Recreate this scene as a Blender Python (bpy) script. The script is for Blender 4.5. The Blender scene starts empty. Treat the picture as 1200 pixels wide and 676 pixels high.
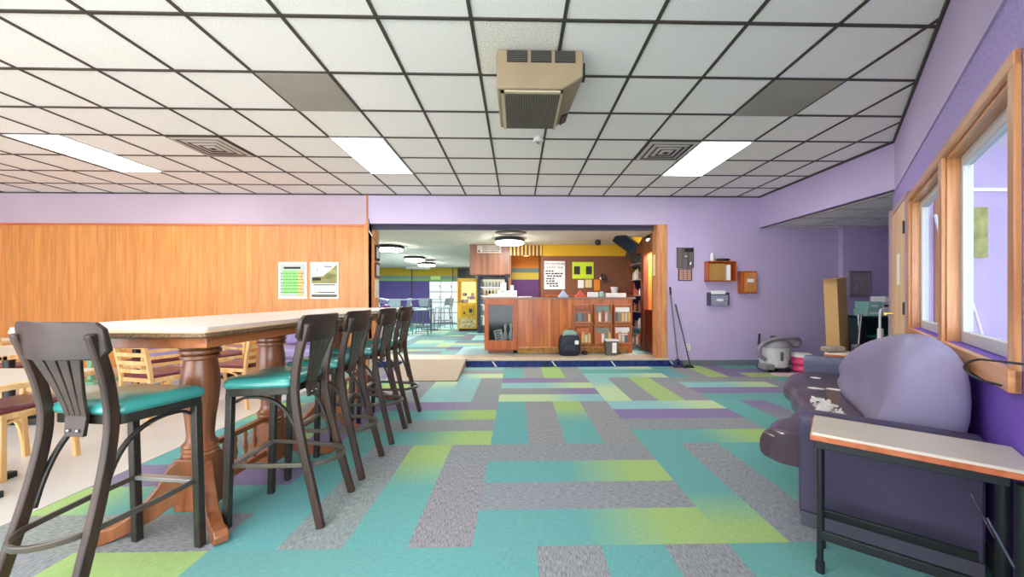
import bpy, math, random
from mathutils import Matrix, Vector
random.seed(7)
C = bpy.context.scene.collection
PI = math.pi
def lin(c):
    return tuple(((v/255)/12.92 if v/255 <= .04045 else ((v/255+.055)/1.055)**2.4) for v in c[:3])+(1,)

# ---------------------------------------------------------------- camera, world, exposure
cd = bpy.data.cameras.new('camera'); cam = bpy.data.objects.new('camera', cd); C.objects.link(cam)
cam.location = (0, 0, 1.23); cam.rotation_euler = (PI/2, 0, -math.radians(1.3))
cd.sensor_fit = 'HORIZONTAL'; cd.sensor_width = 36; cd.lens = 36*436/1200
cd.shift_x = -16/1200; cd.shift_y = 10/1200; cd.clip_start = .05; cd.clip_end = 60
bpy.context.scene.camera = cam
w = bpy.data.worlds.new('world'); bpy.context.scene.world = w; w.use_nodes = True
w.node_tree.nodes['Background'].inputs[0].default_value = (.93, .96, 1, 1)
w.node_tree.nodes['Background'].inputs[1].default_value = 3.3
vs = bpy.context.scene.view_settings
bpy.context.scene.display_settings.display_device = 'sRGB'
vs.view_transform = 'Standard'; vs.look = 'None'; vs.gamma = 1; vs.use_curve_mapping = False; vs.exposure = 1.18
PANEL = 8.0      # ceiling panel emission
BACKL = 28.0     # back room fixtures and the added fill lamps

# ---------------------------------------------------------------- materials
def nm(name):
    m = bpy.data.materials.new(name); m.use_nodes = True
    nt = m.node_tree; b = nt.nodes['Principled BSDF']
    return m, nt, b
def coords(nt, sc):
    tc = nt.nodes.new('ShaderNodeTexCoord'); mp = nt.nodes.new('ShaderNodeMapping')
    mp.inputs['Scale'].default_value = sc
    nt.links.new(tc.outputs['Object'], mp.inputs[0]); return mp.outputs[0]
def mat(name, c, rough=.5, metal=0, noise=None, amt=.12, stretch=(1, 1, 1), bump=0, emis=None, coat=0, detail=4):
    m, nt, b = nm(name)
    b.inputs['Base Color'].default_value = lin(c); b.inputs['Roughness'].default_value = rough
    b.inputs['Metallic'].default_value = metal
    if coat: b.inputs['Coat Weight'].default_value = coat; b.inputs['Coat Roughness'].default_value = .15
    if emis: b.inputs['Emission Color'].default_value = lin(c); b.inputs['Emission Strength'].default_value = emis
    if noise:
        n = nt.nodes.new('ShaderNodeTexNoise'); n.inputs['Scale'].default_value = noise; n.inputs['Detail'].default_value = detail
        nt.links.new(coords(nt, stretch), n.inputs['Vector'])
        r = nt.nodes.new('ShaderNodeValToRGB'); l = lin(c)
        r.color_ramp.elements[0].position = .3; r.color_ramp.elements[1].position = .7
        r.color_ramp.elements[0].color = tuple(v*(1-amt) for v in l[:3])+(1,)
        r.color_ramp.elements[1].color = tuple(min(1, v*(1+amt)) for v in l[:3])+(1,)
        nt.links.new(n.outputs['Fac'], r.inputs[0]); nt.links.new(r.outputs[0], b.inputs['Base Color'])
        if bump:
            bp = nt.nodes.new('ShaderNodeBump'); bp.inputs['Strength'].default_value = bump; bp.inputs['Distance'].default_value = .01
            nt.links.new(n.outputs['Fac'], bp.inputs['Height']); nt.links.new(bp.outputs[0], b.inputs['Normal'])
    return m
def wood(name, c1, c2, axis=2, scale=14, rough=.4, groove=None, coat=0):
    m, nt, b = nm(name); b.inputs['Roughness'].default_value = rough
    if coat: b.inputs['Coat Weight'].default_value = coat; b.inputs['Coat Roughness'].default_value = .2
    st = [1, 1, 1]; st[axis] = .08
    n = nt.nodes.new('ShaderNodeTexNoise'); n.inputs['Scale'].default_value = scale; n.inputs['Detail'].default_value = 5; n.inputs['Distortion'].default_value = .6
    nt.links.new(coords(nt, st), n.inputs['Vector'])
    r = nt.nodes.new('ShaderNodeValToRGB'); r.color_ramp.elements[0].position = .34; r.color_ramp.elements[1].position = .66
    r.color_ramp.elements[0].color = lin(c1); r.color_ramp.elements[1].color = lin(c2)
    nt.links.new(n.outputs['Fac'], r.inputs[0]); out = r.outputs[0]
    if groove:   # board joints every `groove` metres across x
        sp = nt.nodes.new('ShaderNodeSeparateXYZ'); nt.links.new(coords(nt, (1, 1, 1)), sp.inputs[0])
        d = nt.nodes.new('ShaderNodeMath'); d.operation = 'DIVIDE'; d.inputs[1].default_value = groove; nt.links.new(sp.outputs[0], d.inputs[0])
        fr = nt.nodes.new('ShaderNodeMath'); fr.operation = 'FRACT'; nt.links.new(d.outputs[0], fr.inputs[0])
        lt = nt.nodes.new('ShaderNodeMath'); lt.operation = 'LESS_THAN'; lt.inputs[1].default_value = .05; nt.links.new(fr.outputs[0], lt.inputs[0])
        fl = nt.nodes.new('ShaderNodeMath'); fl.operation = 'FLOOR'; nt.links.new(d.outputs[0], fl.inputs[0])
        wn = nt.nodes.new('ShaderNodeTexWhiteNoise'); wn.noise_dimensions = '1D'; nt.links.new(fl.outputs[0], wn.inputs['W'])
        mr = nt.nodes.new('ShaderNodeMapRange'); mr.inputs['To Min'].default_value = .93; mr.inputs['To Max'].default_value = 1.05; nt.links.new(wn.outputs['Value'], mr.inputs[0])
        mx = nt.nodes.new('ShaderNodeMix'); mx.data_type = 'RGBA'; mx.blend_type = 'MULTIPLY'; mx.inputs[0].default_value = 1
        nt.links.new(out, mx.inputs['A']); nt.links.new(mr.outputs[0], mx.inputs['B'])
        m2 = nt.nodes.new('ShaderNodeMix'); m2.data_type = 'RGBA'; nt.links.new(mx.outputs['Result'], m2.inputs['A'])
        m2.inputs['B'].default_value = tuple(v*.62 for v in lin(c1)[:3])+(1,)
        hf = nt.nodes.new('ShaderNodeMath'); hf.operation = 'MULTIPLY'; hf.inputs[1].default_value = .55; nt.links.new(lt.outputs[0], hf.inputs[0])
        nt.links.new(hf.outputs[0], m2.inputs['Factor']); out = m2.outputs['Result']
    nt.links.new(out, b.inputs['Base Color']); return m
def carpet(name, st):
    m, nt, b = nm(name); b.inputs['Roughness'].default_value = .95
    b.inputs['Specular IOR Level'].default_value = .15
    a = nt.nodes.new('ShaderNodeVertexColor'); a.layer_name = 'Col'
    n = nt.nodes.new('ShaderNodeTexNoise'); n.inputs['Scale'].default_value = 210; n.inputs['Detail'].default_value = 4
    nt.links.new(coords(nt, st), n.inputs['Vector'])
    mr = nt.nodes.new('ShaderNodeMapRange'); mr.inputs['From Min'].default_value = .35; mr.inputs['From Max'].default_value = .65
    mr.inputs['To Min'].default_value = -1; mr.inputs['To Max'].default_value = 1; nt.links.new(n.outputs['Fac'], mr.inputs[0])
    k = nt.nodes.new('ShaderNodeMath'); k.operation = 'MULTIPLY'; nt.links.new(mr.outputs[0], k.inputs[0]); nt.links.new(a.outputs['Alpha'], k.inputs[1])
    k2 = nt.nodes.new('ShaderNodeMath'); k2.operation = 'ADD'; k2.inputs[1].default_value = 1; nt.links.new(k.outputs[0], k2.inputs[0])
    mx = nt.nodes.new('ShaderNodeMix'); mx.data_type = 'RGBA'; mx.blend_type = 'MULTIPLY'; mx.inputs[0].default_value = 1
    nt.links.new(a.outputs['Color'], mx.inputs['A']); nt.links.new(k2.outputs[0], mx.inputs['B'])
    nt.links.new(mx.outputs['Result'], b.inputs['Base Color']); return m
def glass(name, tint=(235, 240, 245), alpha=.12):
    m, nt, b = nm(name)
    tr = nt.nodes.new('ShaderNodeBsdfTransparent'); tr.inputs[0].default_value = lin(tint)
    gl = nt.nodes.new('ShaderNodeBsdfGlossy'); gl.inputs['Roughness'].default_value = .08
    mx = nt.nodes.new('ShaderNodeMixShader'); mx.inputs[0].default_value = alpha
    nt.links.new(tr.outputs[0], mx.inputs[1]); nt.links.new(gl.outputs[0], mx.inputs[2])
    nt.links.new(mx.outputs[0], nt.nodes['Material Output'].inputs[0]); return m

CARH = carpet('carpet_across', (.14, 1, 1)); CARV = carpet('carpet_along', (1, .14, 1))
VINYL = mat('vinyl_floor', (205, 203, 200), .25, noise=1.6, amt=.07, stretch=(.25, 1, 1))
TILE = mat('ceiling_tile', (246, 243, 238), .9, noise=110, amt=.1, detail=3)
TILER = mat('ceiling_tile_rough', (232, 228, 218), .9, noise=90, amt=.22, detail=3)
GRID = mat('ceiling_grid', (66, 60, 54), .6)
TAN = mat('ceiling_return_panel', (158, 154, 142), .7, noise=2, amt=.08)
LAV = mat('lavender_paint', (192, 176, 212), .6, noise=1.3, amt=.05)
LAVH = mat('lavender_header_paint', (194, 180, 208), .6, noise=1.0, amt=.06)
LAVL = mat('mauve_paint', (188, 170, 184), .6, noise=.8, amt=.08)
VIO_GLARE = mat('violet_textured_glare_tint', (166, 148, 208), .7, noise=50, amt=.16, bump=.5)  # violet wall paint with the glare lightened into its colour
VIOD = mat('deep_violet_paint', (100, 74, 175), .7, noise=3, amt=.08)
PANELW = wood('wall_panelling', (198, 126, 62), (218, 150, 80), 2, 16, .38, .12)
TRIMW = wood('orange_wood_trim', (192, 122, 66), (220, 154, 92), 2, 12, .35)
OAK = wood('oak_casing', (196, 128, 72), (228, 168, 112), 2, 20, .35, coat=.3)
OAKX = wood('oak_casing_level', (196, 128, 72), (228, 168, 112), 0, 20, .35, coat=.3)
DARKW = wood('dark_stool_wood', (38, 24, 18), (66, 42, 32), 2, 18, .42, coat=.1)
DARKX = wood('dark_stool_wood_level', (36, 25, 21), (58, 42, 35), 0, 14, .38, coat=.15)
STEEL = mat('dark_stool_frame', (54, 50, 47), .38, .35, noise=40, amt=.2)
TEAL = mat('teal_vinyl', (56, 140, 134), .28, noise=8, amt=.06, coat=.3)
TABW = wood('table_wood', (112, 62, 36), (158, 96, 60), 2, 16, .32, coat=.35)
TABX = wood('table_apron_wood', (138, 76, 38), (182, 108, 62), 1, 12, .32, coat=.3)
TABTOP = mat('tabletop_laminate', (222, 206, 200), .34, noise=5, amt=.07, stretch=(1, .4, 1))
EDGE = mat('rope_edge', (116, 86, 60), .5, noise=90, amt=.5, detail=1)
EDGEL = mat('pale_top_edge', (214, 180, 146), .4)
BLACK = mat('black_metal', (38, 42, 42), .4, .3)
BLK = mat('black_plastic', (26, 27, 31), .45)
CHROME = mat('brushed_metal', (170, 172, 176), .25, .9)
CREAM = mat('cream_laminate', (218, 208, 190), .3, noise=6, amt=.05)
ORED = wood('table_wood_edge', (176, 88, 44), (206, 120, 72), 0, 14, .4)
PURV = mat('purple_vinyl_arm', (72, 64, 90), .5, noise=5, amt=.14, bump=.1)
PURB = mat('lavender_backrest_vinyl', (138, 130, 162), .5, noise=4, amt=.07, bump=.06)
MAR = mat('plum_seat_leather', (70, 52, 64), .26, noise=6, amt=.15, coat=.35, bump=.15)
GREYV = mat('blue_grey_vinyl', (96, 98, 122), .5, noise=5, amt=.12)
TORN = mat('torn_white_lining', (226, 222, 216), .9, noise=60, amt=.15)
BLUET = mat('blue_marbled_tile', (34, 48, 110), .2, noise=14, amt=.55, detail=8)
STONE = mat('cream_threshold_tile', (206, 190, 168), .5, noise=9, amt=.08)
RAMP = mat('ramp_carpet', (176, 160, 142), .85, noise=60, amt=.1)
CTR = wood('counter_wood', (168, 80, 24), (208, 118, 44), 2, 10, .32, .5, coat=.3)
CTRD = wood('counter_frame_wood', (162, 76, 24), (192, 100, 38), 2, 16, .35)
CTOP = mat('counter_top_laminate', (150, 116, 96), .3)
CORK = mat('cork_kickboard', (190, 134, 66), .8, noise=25, amt=.4)
BROWN = mat('brown_wall_board', (124, 76, 48), .6, noise=3, amt=.07)
YEL = mat('yellow_paint', (216, 170, 18), .6)
ORG = mat('orange_paint', (226, 140, 40), .6)
PUR = mat('purple_paint', (112, 66, 128), .6)
PURF = mat('violet_far_paint', (84, 72, 142), .6)
GRN = mat('green_paint', (120, 178, 96), .6)
GRY = mat('grey_green_paint', (120, 142, 134), .6)
WHT = mat('white_plastic', (232, 232, 232), .4)
PAP = mat('white_paper', (238, 236, 232), .8)
INK = mat('printed_ink', (48, 46, 50), .8)
VNL = mat('white_vinyl_sash', (196, 196, 198), .35)
GLS = glass('window_glass', alpha=.06); GLC = glass('case_glass', (225, 228, 230), .025)
PINE = wood('pale_chair_wood', (206, 156, 96), (232, 190, 132), 2, 16, .4)
PINEX = wood('pale_table_wood', (212, 160, 100), (236, 196, 144), 0, 12, .4)
BURG = mat('burgundy_vinyl', (112, 52, 62), .35, noise=5, amt=.1)
GTOP = mat('grey_table_laminate', (196, 194, 186), .3)
CARD = mat('cardboard', (204, 164, 108), .8, noise=4, amt=.05)
BIRCH = wood('birch_door', (214, 176, 132), (232, 198, 156), 2, 10, .5)
BASEB = mat('grey_baseboard', (112, 116, 124), .6)
LIGHT = mat('lamp_diffuser', (255, 253, 248), .5, emis=PANEL)
LIGHTB = mat('round_lamp_diffuser', (255, 252, 246), .5, emis=BACKL)
BACKCEIL = mat('painted_back_ceiling', (226, 224, 210), .9, noise=2, amt=.05)

# ---------------------------------------------------------------- mesh builder
MW = {}
class MB:
    def __init__(s): s.v = []; s.f = []; s.m = []; s.k = 0
    def mt(s, k): s.k = k; return s
    def add(s, vs_, fs):
        o = len(s.v); s.v += [Vector(p) for p in vs_]
        for f in fs: s.f.append([i+o for i in f]); s.m.append(s.k)
        return s
    def bx(s, x0, x1, y0, y1, z0, z1):
        p = [(x, y, z) for z in (z0, z1) for y in (y0, y1) for x in (x0, x1)]
        return s.add(p, [(0, 2, 3, 1), (4, 5, 7, 6), (0, 1, 5, 4), (2, 6, 7, 3), (0, 4, 6, 2), (1, 3, 7, 5)])
    def rb(s, x0, x1, y0, y1, z0, z1, M):
        a = MB(); a.bx(x0, x1, y0, y1, z0, z1); return s.add([M @ p for p in a.v], a.f)
    def prism(s, poly, ax, a0, a1):
        n = len(poly)
        def P(u, v, t): return (t, u, v) if ax == 0 else ((u, t, v) if ax == 1 else (u, v, t))
        vs_ = [P(u, v, a0) for u, v in poly]+[P(u, v, a1) for u, v in poly]
        return s.add(vs_, [list(range(n))[::-1], list(range(n, 2*n))]+[(i, (i+1) % n, n+(i+1) % n, n+i) for i in range(n)])
    def loft(s, rings, caps=True, closed=True):
        n = len(rings[0]); vs_ = [p for r in rings for p in r]; fs = []
        for a in range(len(rings)-1):
            for i in range(n if closed else n-1):
                j = (i+1) % n; fs.append((a*n+i, a*n+j, (a+1)*n+j, (a+1)*n+i))
        if caps and closed: fs += [list(range(n))[::-1], list(range((len(rings)-1)*n, len(rings)*n))]
        return s.add(vs_, fs)
    def sweep(s, pts, prof, up=(0, 0, 1), closed=False):
        pts = [Vector(p) for p in pts]; n = len(pts); rings = []; up = Vector(up)
        for i, p in enumerate(pts):
            a = pts[(i-1) % n] if (closed or i > 0) else p; b = pts[(i+1) % n] if (closed or i < n-1) else p
            d = (b-a).normalized(); u = d.cross(up)
            if u.length < 1e-4: u = d.cross(Vector((1, 0, 0)))
            u.normalize(); w_ = u.cross(d)
            pr = prof[i] if isinstance(prof[0], list) else prof
            rings.append([p+u*q[0]+w_*q[1] for q in pr])
        if closed: rings.append(rings[0])
        return s.loft(rings, caps=not closed)
    def tube(s, pts, r, seg=8, up=(0, 0, 1), closed=False):
        if isinstance(r, (int, float)): pr = [(r*math.cos(a*2*PI/seg), r*math.sin(a*2*PI/seg)) for a in range(seg)]
        else: pr = [[(q*math.cos(a*2*PI/seg), q*math.sin(a*2*PI/seg)) for a in range(seg)] for q in r]
        return s.sweep(pts, pr, up, closed)
    def bar(s, pts, a, b, up=(0, 0, 1)):
        return s.sweep(pts, [(-a/2, -b/2), (a/2, -b/2), (a/2, b/2), (-a/2, b/2)], up)
    def lathe(s, prof, o=(0, 0, 0), seg=20, sx=1, sy=1):
        return s.loft([[(o[0]+sx*r*math.cos(a*2*PI/seg), o[1]+sy*r*math.sin(a*2*PI/seg), o[2]+z) for a in range(seg)] for r, z in prof])
    def ball(s, c, r, seg=12):
        rx, ry, rz = (r, r, r) if isinstance(r, (int, float)) else r
        n = seg//2+1
        return s.loft([[(c[0]+rx*math.sin(PI*k/n+1e-3)*math.cos(a*2*PI/seg), c[1]+ry*math.sin(PI*k/n+1e-3)*math.sin(a*2*PI/seg), c[2]-rz*math.cos(PI*k/n)) for a in range(seg)] for k in range(n+1)])
    def build(s, name, mats, parent=None, org=None, w=False, frame=None, bevel=0, smooth=True, sub=0):
        mats = mats if isinstance(mats, (list, tuple)) else [mats]
        me = bpy.data.meshes.new(name); M = Matrix.Identity(4); v = s.v
        o = bpy.data.objects.new(name, me)
        if parent:
            M = MW[parent.name]; o.parent = parent
            if w: inv = M.inverted(); v = [inv @ p for p in v]
        elif frame is not None: M = frame; o.matrix_world = M
        else:
            if org is None:
                mn = [min(p[k] for p in v) for k in range(3)]; mxx = [max(p[k] for p in v) for k in range(3)]
                org = ((mn[0]+mxx[0])/2, (mn[1]+mxx[1])/2, mn[2])
            M = Matrix.Translation(org); o.location = org; v = [p-Vector(org) for p in v]
        me.from_pydata([tuple(p) for p in v], [], s.f)
        for m_ in mats: me.materials.append(m_)
        me.polygons.foreach_set('material_index', s.m)
        import bmesh
        bm = bmesh.new(); bm.from_mesh(me); bmesh.ops.recalc_face_normals(bm, faces=bm.faces); bm.to_mesh(me); bm.free()
        if smooth:
            me.polygons.foreach_set('use_smooth', [True]*len(me.polygons)); me.set_sharp_from_angle(angle=math.radians(38))
        C.objects.link(o); MW[o.name] = M
        if bevel:
            b = o.modifiers.new('bevel', 'BEVEL'); b.width = bevel; b.segments = 2; b.limit_method = 'ANGLE'; b.angle_limit = math.radians(40)
        if sub:
            q = o.modifiers.new('sub', 'SUBSURF'); q.levels = sub; q.render_levels = sub
        return o
def tag(o, label, cat, group=None, kind=None):
    o['label'] = label; o['category'] = cat
    if group: o['group'] = group
    if kind: o['kind'] = kind
    return o
def st(o, label=None):
    o['kind'] = 'structure'
    if label: o['label'] = label
    return o
def thing(name, label, cat, loc=(0, 0, 0), rz=0, group=None):
    o = bpy.data.objects.new(name, None); C.objects.link(o); o.empty_display_size = .1
    o.location = loc; o.rotation_euler = (0, 0, rz); MW[o.name] = Matrix.Translation(loc) @ Matrix.Rotation(rz, 4, 'Z')
    return tag(o, label, cat, group)
def dup(o, loc=None, rz=None, label=None, par=None):
    c = o.copy(); C.objects.link(c); MW[c.name] = MW[o.name]
    if par: c.parent = par
    for ch in [q for q in bpy.data.objects if q.parent == o]: dup(ch, par=c)
    if loc is not None:
        c.location = loc
        if rz is not None: c.rotation_euler = (0, 0, rz)
        MW[c.name] = Matrix.Translation(loc) @ Matrix.Rotation(rz or 0, 4, 'Z')
    if label: c['label'] = label
    return c
def lab(o, l): o['label'] = l; return o
def text(s, size, m, parent, loc, rot=(PI/2, 0, 0), name='lettering', world=True):
    cu = bpy.data.curves.new('t', 'FONT'); cu.body = s; cu.size = size; cu.align_x = 'CENTER'; cu.extrude = .001
    t = bpy.data.objects.new('t', cu); me = bpy.data.meshes.new_from_object(t)
    M = Matrix.Translation(loc) @ Matrix.Rotation(rot[2], 4, 'Z') @ Matrix.Rotation(rot[0], 4, 'X')
    if world: M = MW[parent.name].inverted() @ M
    me.transform(M); me.materials.clear(); me.materials.append(m)
    o = bpy.data.objects.new(name, me); o.parent = parent; C.objects.link(o); MW[o.name] = MW[parent.name]
    bpy.data.objects.remove(t); return o

# ================================================================ SETTING
G = .318; X0 = -.222; Y0 = 1.836; YW = 6.63; CZ = 3.045; HZ = 2.53; PZ = .135
cT = (104, 162, 160); cT2 = (136, 182, 182); cL = (156, 184, 118); cG = (140, 143, 147); cG2 = (140, 139, 151); cP = (132, 121, 154); cLG = (178, 200, 156)
S_ = {'T': (cT, cT, .10), 't': (cT2, cT2, .1), 'G': (cG, cG, .34), 'g': (cG2, cG, .3), 'P': (cP, cP, .16), 'L': (cL, cL, .1),
      'TL': (cT, cL, .1), 'LT': (cL, cT, .1), 'tl': (cT2, cLG, .1), 'lt': (cLG, cT2, .1), 'PG': (cP, cG2, .2), 'TG': (cT, cG, .15), 'GP': (cG, cP, .2), 'TP': (cT2, cP, .12)}
BLK4 = {(0, 0): ['TL', 'G', 'TL', 'G'], (0, 1): ['T', 'G', 'TL', 'G'], (-1, 0): ['T', 'G', 'TL', 'G'], (-1, 1): ['TL', 'G', 'TL', 'PG'],
        (1, 1): ['TL', 'G', 'P', 'tl'], (1, 0): ['LT', 'G', 'LT', 'T'], (0, 2): ['lt', 'GP', 'tl', 'PG'], (1, 2): ['lt', 'G', 'L', 'G'],
        (2, 2): ['T', 'P', 'tl', 'G'], (2, 1): ['T', 'GP', 'T', 'G'], (1, 3): ['tl', 'T', 'tl', 'T'], (2, 3): ['T', 'G', 'L', 'P'], (3, 3): ['L', 'P', 'T', 'T'],
        (0, 3): ['TG', 'G', 'L', 'G'], (-1, 3): ['tl', 'G', 't', 'tl'], (-1, 2): ['G', 'tl', 't', 'G'], (0, -1): ['T', 'G', 'T', 'G'], (1, -1): ['T', 'G', 'TL', 'T'],
        (-1, -1): ['T', 'G', 'L', 'T'], (-2, 0): ['G', 'LT', 'P', 'T'], (-2, -1): ['T', 'G', 'L', 'L'], (-2, 1): ['TL', 'G', 'LT', 'P'], (-2, 2): ['T', 'G', 'L', 'T'],
        (-2, 3): ['tl', 'G', 'P', 't'], (2, 0): ['G', 'TL', 'T', 'G'], (2, -1): ['T', 'L', 'G', 'T'], (1, -2): ['T', 'G', 'L', 'G']}
def plank_floor(name, bx0, bx1, by0, by1, clip, z, pool, tab):
    vs_, fs, cols, mi = [], [], [], []
    for bx_ in range(bx0, bx1):
        for by_ in range(by0, by1):
            pl = tab.get((bx_, by_)) or [random.choice(pool) for _ in range(4)]
            Hh = (bx_+by_) % 2 == 0
            for k in range(4):
                c0, c1, al = S_[pl[k]]
                c0, c1 = lin(c0), lin(c1)
                if c0 == c1: c0 = tuple(v*random.uniform(.94, 1.06) for v in c0)
                n = 20
                for q in range(n):
                    t0, t1 = q/n, (q+1)/n
                    if Hh: x0, x1, y0, y1 = (bx_*4+4*t0)*G, (bx_*4+4*t1)*G, (by_*4+k)*G, (by_*4+k+1)*G
                    else: x0, x1, y0, y1 = (bx_*4+k)*G, (bx_*4+k+1)*G, (by_*4+4*t0)*G, (by_*4+4*t1)*G
                    x0 += X0; x1 += X0; y0 += Y0; y1 += Y0
                    x0, x1 = max(x0, clip[0]), min(x1, clip[1]); y0, y1 = max(y0, clip[2]), min(y1, clip[3])
                    if x1-x0 < 1e-4 or y1-y0 < 1e-4: continue
                    o = len(vs_); vs_ += [(x0, y0, z), (x1, y0, z), (x1, y1, z), (x0, y1, z)]; fs.append((o, o+1, o+2, o+3)); mi.append(0 if Hh else 1)
                    sm = (lambda t: max(0, min(1, (t-.1)/.3))) if pl[k] == 'LT' else (lambda t: max(0, min(1, (t-.45)/.35)))
                    a, b = [tuple(c0[i]*(1-sm(t))+c1[i]*sm(t) for i in range(3))+(al,) for t in (t0, t1)]
                    cols += [a, b, b, a] if Hh else [a, a, b, b]
    me = bpy.data.meshes.new(name); me.from_pydata(vs_, [], fs)
    ca = me.color_attributes.new('Col', 'FLOAT_COLOR', 'POINT')
    ca.data.foreach_set('color', [x for c in cols for x in c])
    me.materials.append(CARH); me.materials.append(CARV); me.polygons.foreach_set('material_index', mi)
    o = bpy.data.objects.new(name, me); C.objects.link(o); MW[o.name] = Matrix.Identity(4); return st(o)
pool = ['G', 'T', 'TL', 'LT', 'P', 'G', 't', 'g', 'L']
plank_floor('floor', -2, 6, -4, 5, (-2.766, 6.75, -3.2, YW), 0, pool, BLK4)
pool2 = ['t', 't', 'tl', 'lt', 'TG', 'T', 'TP', 't', 'g']
for k_, v_ in {'t': ((176, 212, 216), (176, 212, 216), .06)}.items(): S_[k_] = v_
plank_floor('floor_back_room', -6, 5, 4, 12, (-7.2, 5.4, 7.0, 15.8), PZ, pool2, {})
st(MB().bx(-11, -2.766, -3.2, YW, -.02, .004).build('floor_dining', VINYL))
st(MB().bx(-2.766, 6.75, -3.2, YW+.1, -.04, -.002).build('floor_base', VINYL))
# platform
st(MB().bx(-2.6, 2.72, 6.6, 6.78, 0, PZ-.004).bx(-7.2, 5.4, 6.78, 15.8, 0, PZ-.004).build('floor_platform_core', STONE))
b = MB(); b.bx(-2.55, 2.72, 6.56, 7.06, PZ-.03, PZ+.004); st(b.build('trim_platform_edge', STONE, bevel=.004))
b = MB()
for i in range(5):
    x0 = -2.5+i*1.05; b.bx(x0, x0+1.04, 6.545, 6.6, 0, PZ-.03)
b.mt(1)
for i in range(5):
    x0 = -1.5+i*1.05; b.add([(x0, 6.543, .1), (x0+.02, 6.543, .1), (x0+.1, 6.543, .005), (x0+.075, 6.543, .005)], [(0, 1, 2, 3)])
st(b.build('trim_step_riser', [BLUET, PAP]))
# ceiling (main)
st(MB().bx(-11, 8.5, -3.2, YW, CZ, CZ+.05).build('ceiling', TILE))
b = MB()
def gridlines(b, x0, x1, y0, y1, gx, gy, z, wd=.024):
    k = math.ceil((x0-gx)/.61)
    while gx+k*.61 < x1: b.bx(gx+k*.61-wd/2, gx+k*.61+wd/2, y0, y1, z-.008, z+.002); k += 1
    k = math.ceil((y0-gy)/.61)
    while gy+k*.61 < y1: b.bx(x0, x1, gy+k*.61-wd/2, gy+k*.61+wd/2, z-.0082, z+.002); k += 1
gridlines(b, -11, 4.4, -3.2, YW, -.301, 2.43, CZ)
st(b.build('ceiling_grid', GRID, smooth=False))
st(MB().bx(-.28, .29, 2.44, 3.03, CZ-.004, CZ+.01).build('ceiling_rough_tile', TILER))
# back room ceiling
st(MB().bx(-7.2, 5.4, 6.8, 15.8, 2.45, 2.5).build('ceiling_back_room', BACKCEIL))
# alcove ceiling
st(MB().bx(4.40, 6.75, 4.3, YW, 2.49, 2.53).build('ceiling_alcove', TILE))
b = MB(); gridlines(b, 4.40, 6.75, 4.46, YW, 4.6, 4.6, 2.49, .014); st(b.build('ceiling_alcove_grid', mat('alcove_grid', (186, 184, 178), .6), smooth=False))

# back wall
st(MB().bx(-11, -2.62, YW, YW+.12, 0, 2.5).build('wall_back_panelled', PANELW))
st(MB().bx(-11, -2.62, YW, YW+.12, 2.5, CZ).build('wall_back_band', LAVL))
st(MB().bx(-11, -2.66, YW-.02, YW, 2.475, 2.51).build('trim_panel_cap', wood('cap_wood', (190, 96, 60), (214, 122, 80), 0, 12)))
st(MB().bx(-2.62, 2.69, YW, YW+.15, HZ, CZ).build('wall_back_header', LAVH))
st(MB().bx(-2.62, 2.69, YW+.13, YW+.16, 2.445, HZ+.001).build('trim_slab_edge', mat('slab_edge', (66, 60, 78), .7)))
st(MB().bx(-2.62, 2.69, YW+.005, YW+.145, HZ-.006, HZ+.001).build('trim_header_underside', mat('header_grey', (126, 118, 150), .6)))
b = MB(); b.bx(-2.68, -2.62, YW-.025, YW+.16, 0, HZ+.02).bx(-2.66, -2.635, YW-.018, YW, HZ, CZ); st(b.build('trim_opening_left', TRIMW, bevel=.004))
b = MB(); b.bx(-2.62, -2.58, YW+.15, 7.0, PZ, 2.45); st(b.build('wall_opening_left_return', TRIMW))
st(MB().bx(2.50, 2.69, YW-.03, YW+.2, 0.1, HZ).build('trim_opening_right', wood('post_wood', (188, 116, 66), (216, 154, 104), 2, 22, .4), bevel=.006))
b = MB(); b.bx(2.69, 5.84, YW, YW+.12, 0, CZ); b.bx(5.84, 6.75, YW-.09, YW+.12, 0, CZ); st(b.build('wall_back_right', LAV))
b = MB(); b.bx(2.76, 5.84, YW-.012, YW, 0.0, .095); b.bx(5.84, 6.7, YW-.102, YW-.09, 0, .095); st(b.build('baseboard_back', BASEB))
st(MB().bx(-11.1, -11, -3.2, YW, 0, CZ).build('wall_left', LAVL))
# soffit over alcove and alcove sides
st(MB().bx(4.375, 4.44, 4.2, YW, 2.48, CZ).build('wall_soffit', LAV))
b = MB(); b.bx(4.37, 4.445, 4.2, YW, 2.474, 2.481); st(b.build('trim_soffit_edge', mat('soffit_edge', (110, 96, 132), .6)))
st(MB().bx(6.67, 6.79, 4.35, YW, 0, 2.6).build('wall_alcove_right', VIOD))
st(MB().bx(4.62, 8.5, 4.34, 4.44, 0, CZ).build('wall_alcove_near', LAV))
st(MB().bx(8.4, 8.5, -3.2, 4.34, 0, CZ).build('wall_office_far', LAV))
st(MB().bx(3.6, 8.5, -3.2, 4.34, -.03, -.002).build('floor_office', VINYL))

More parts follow.
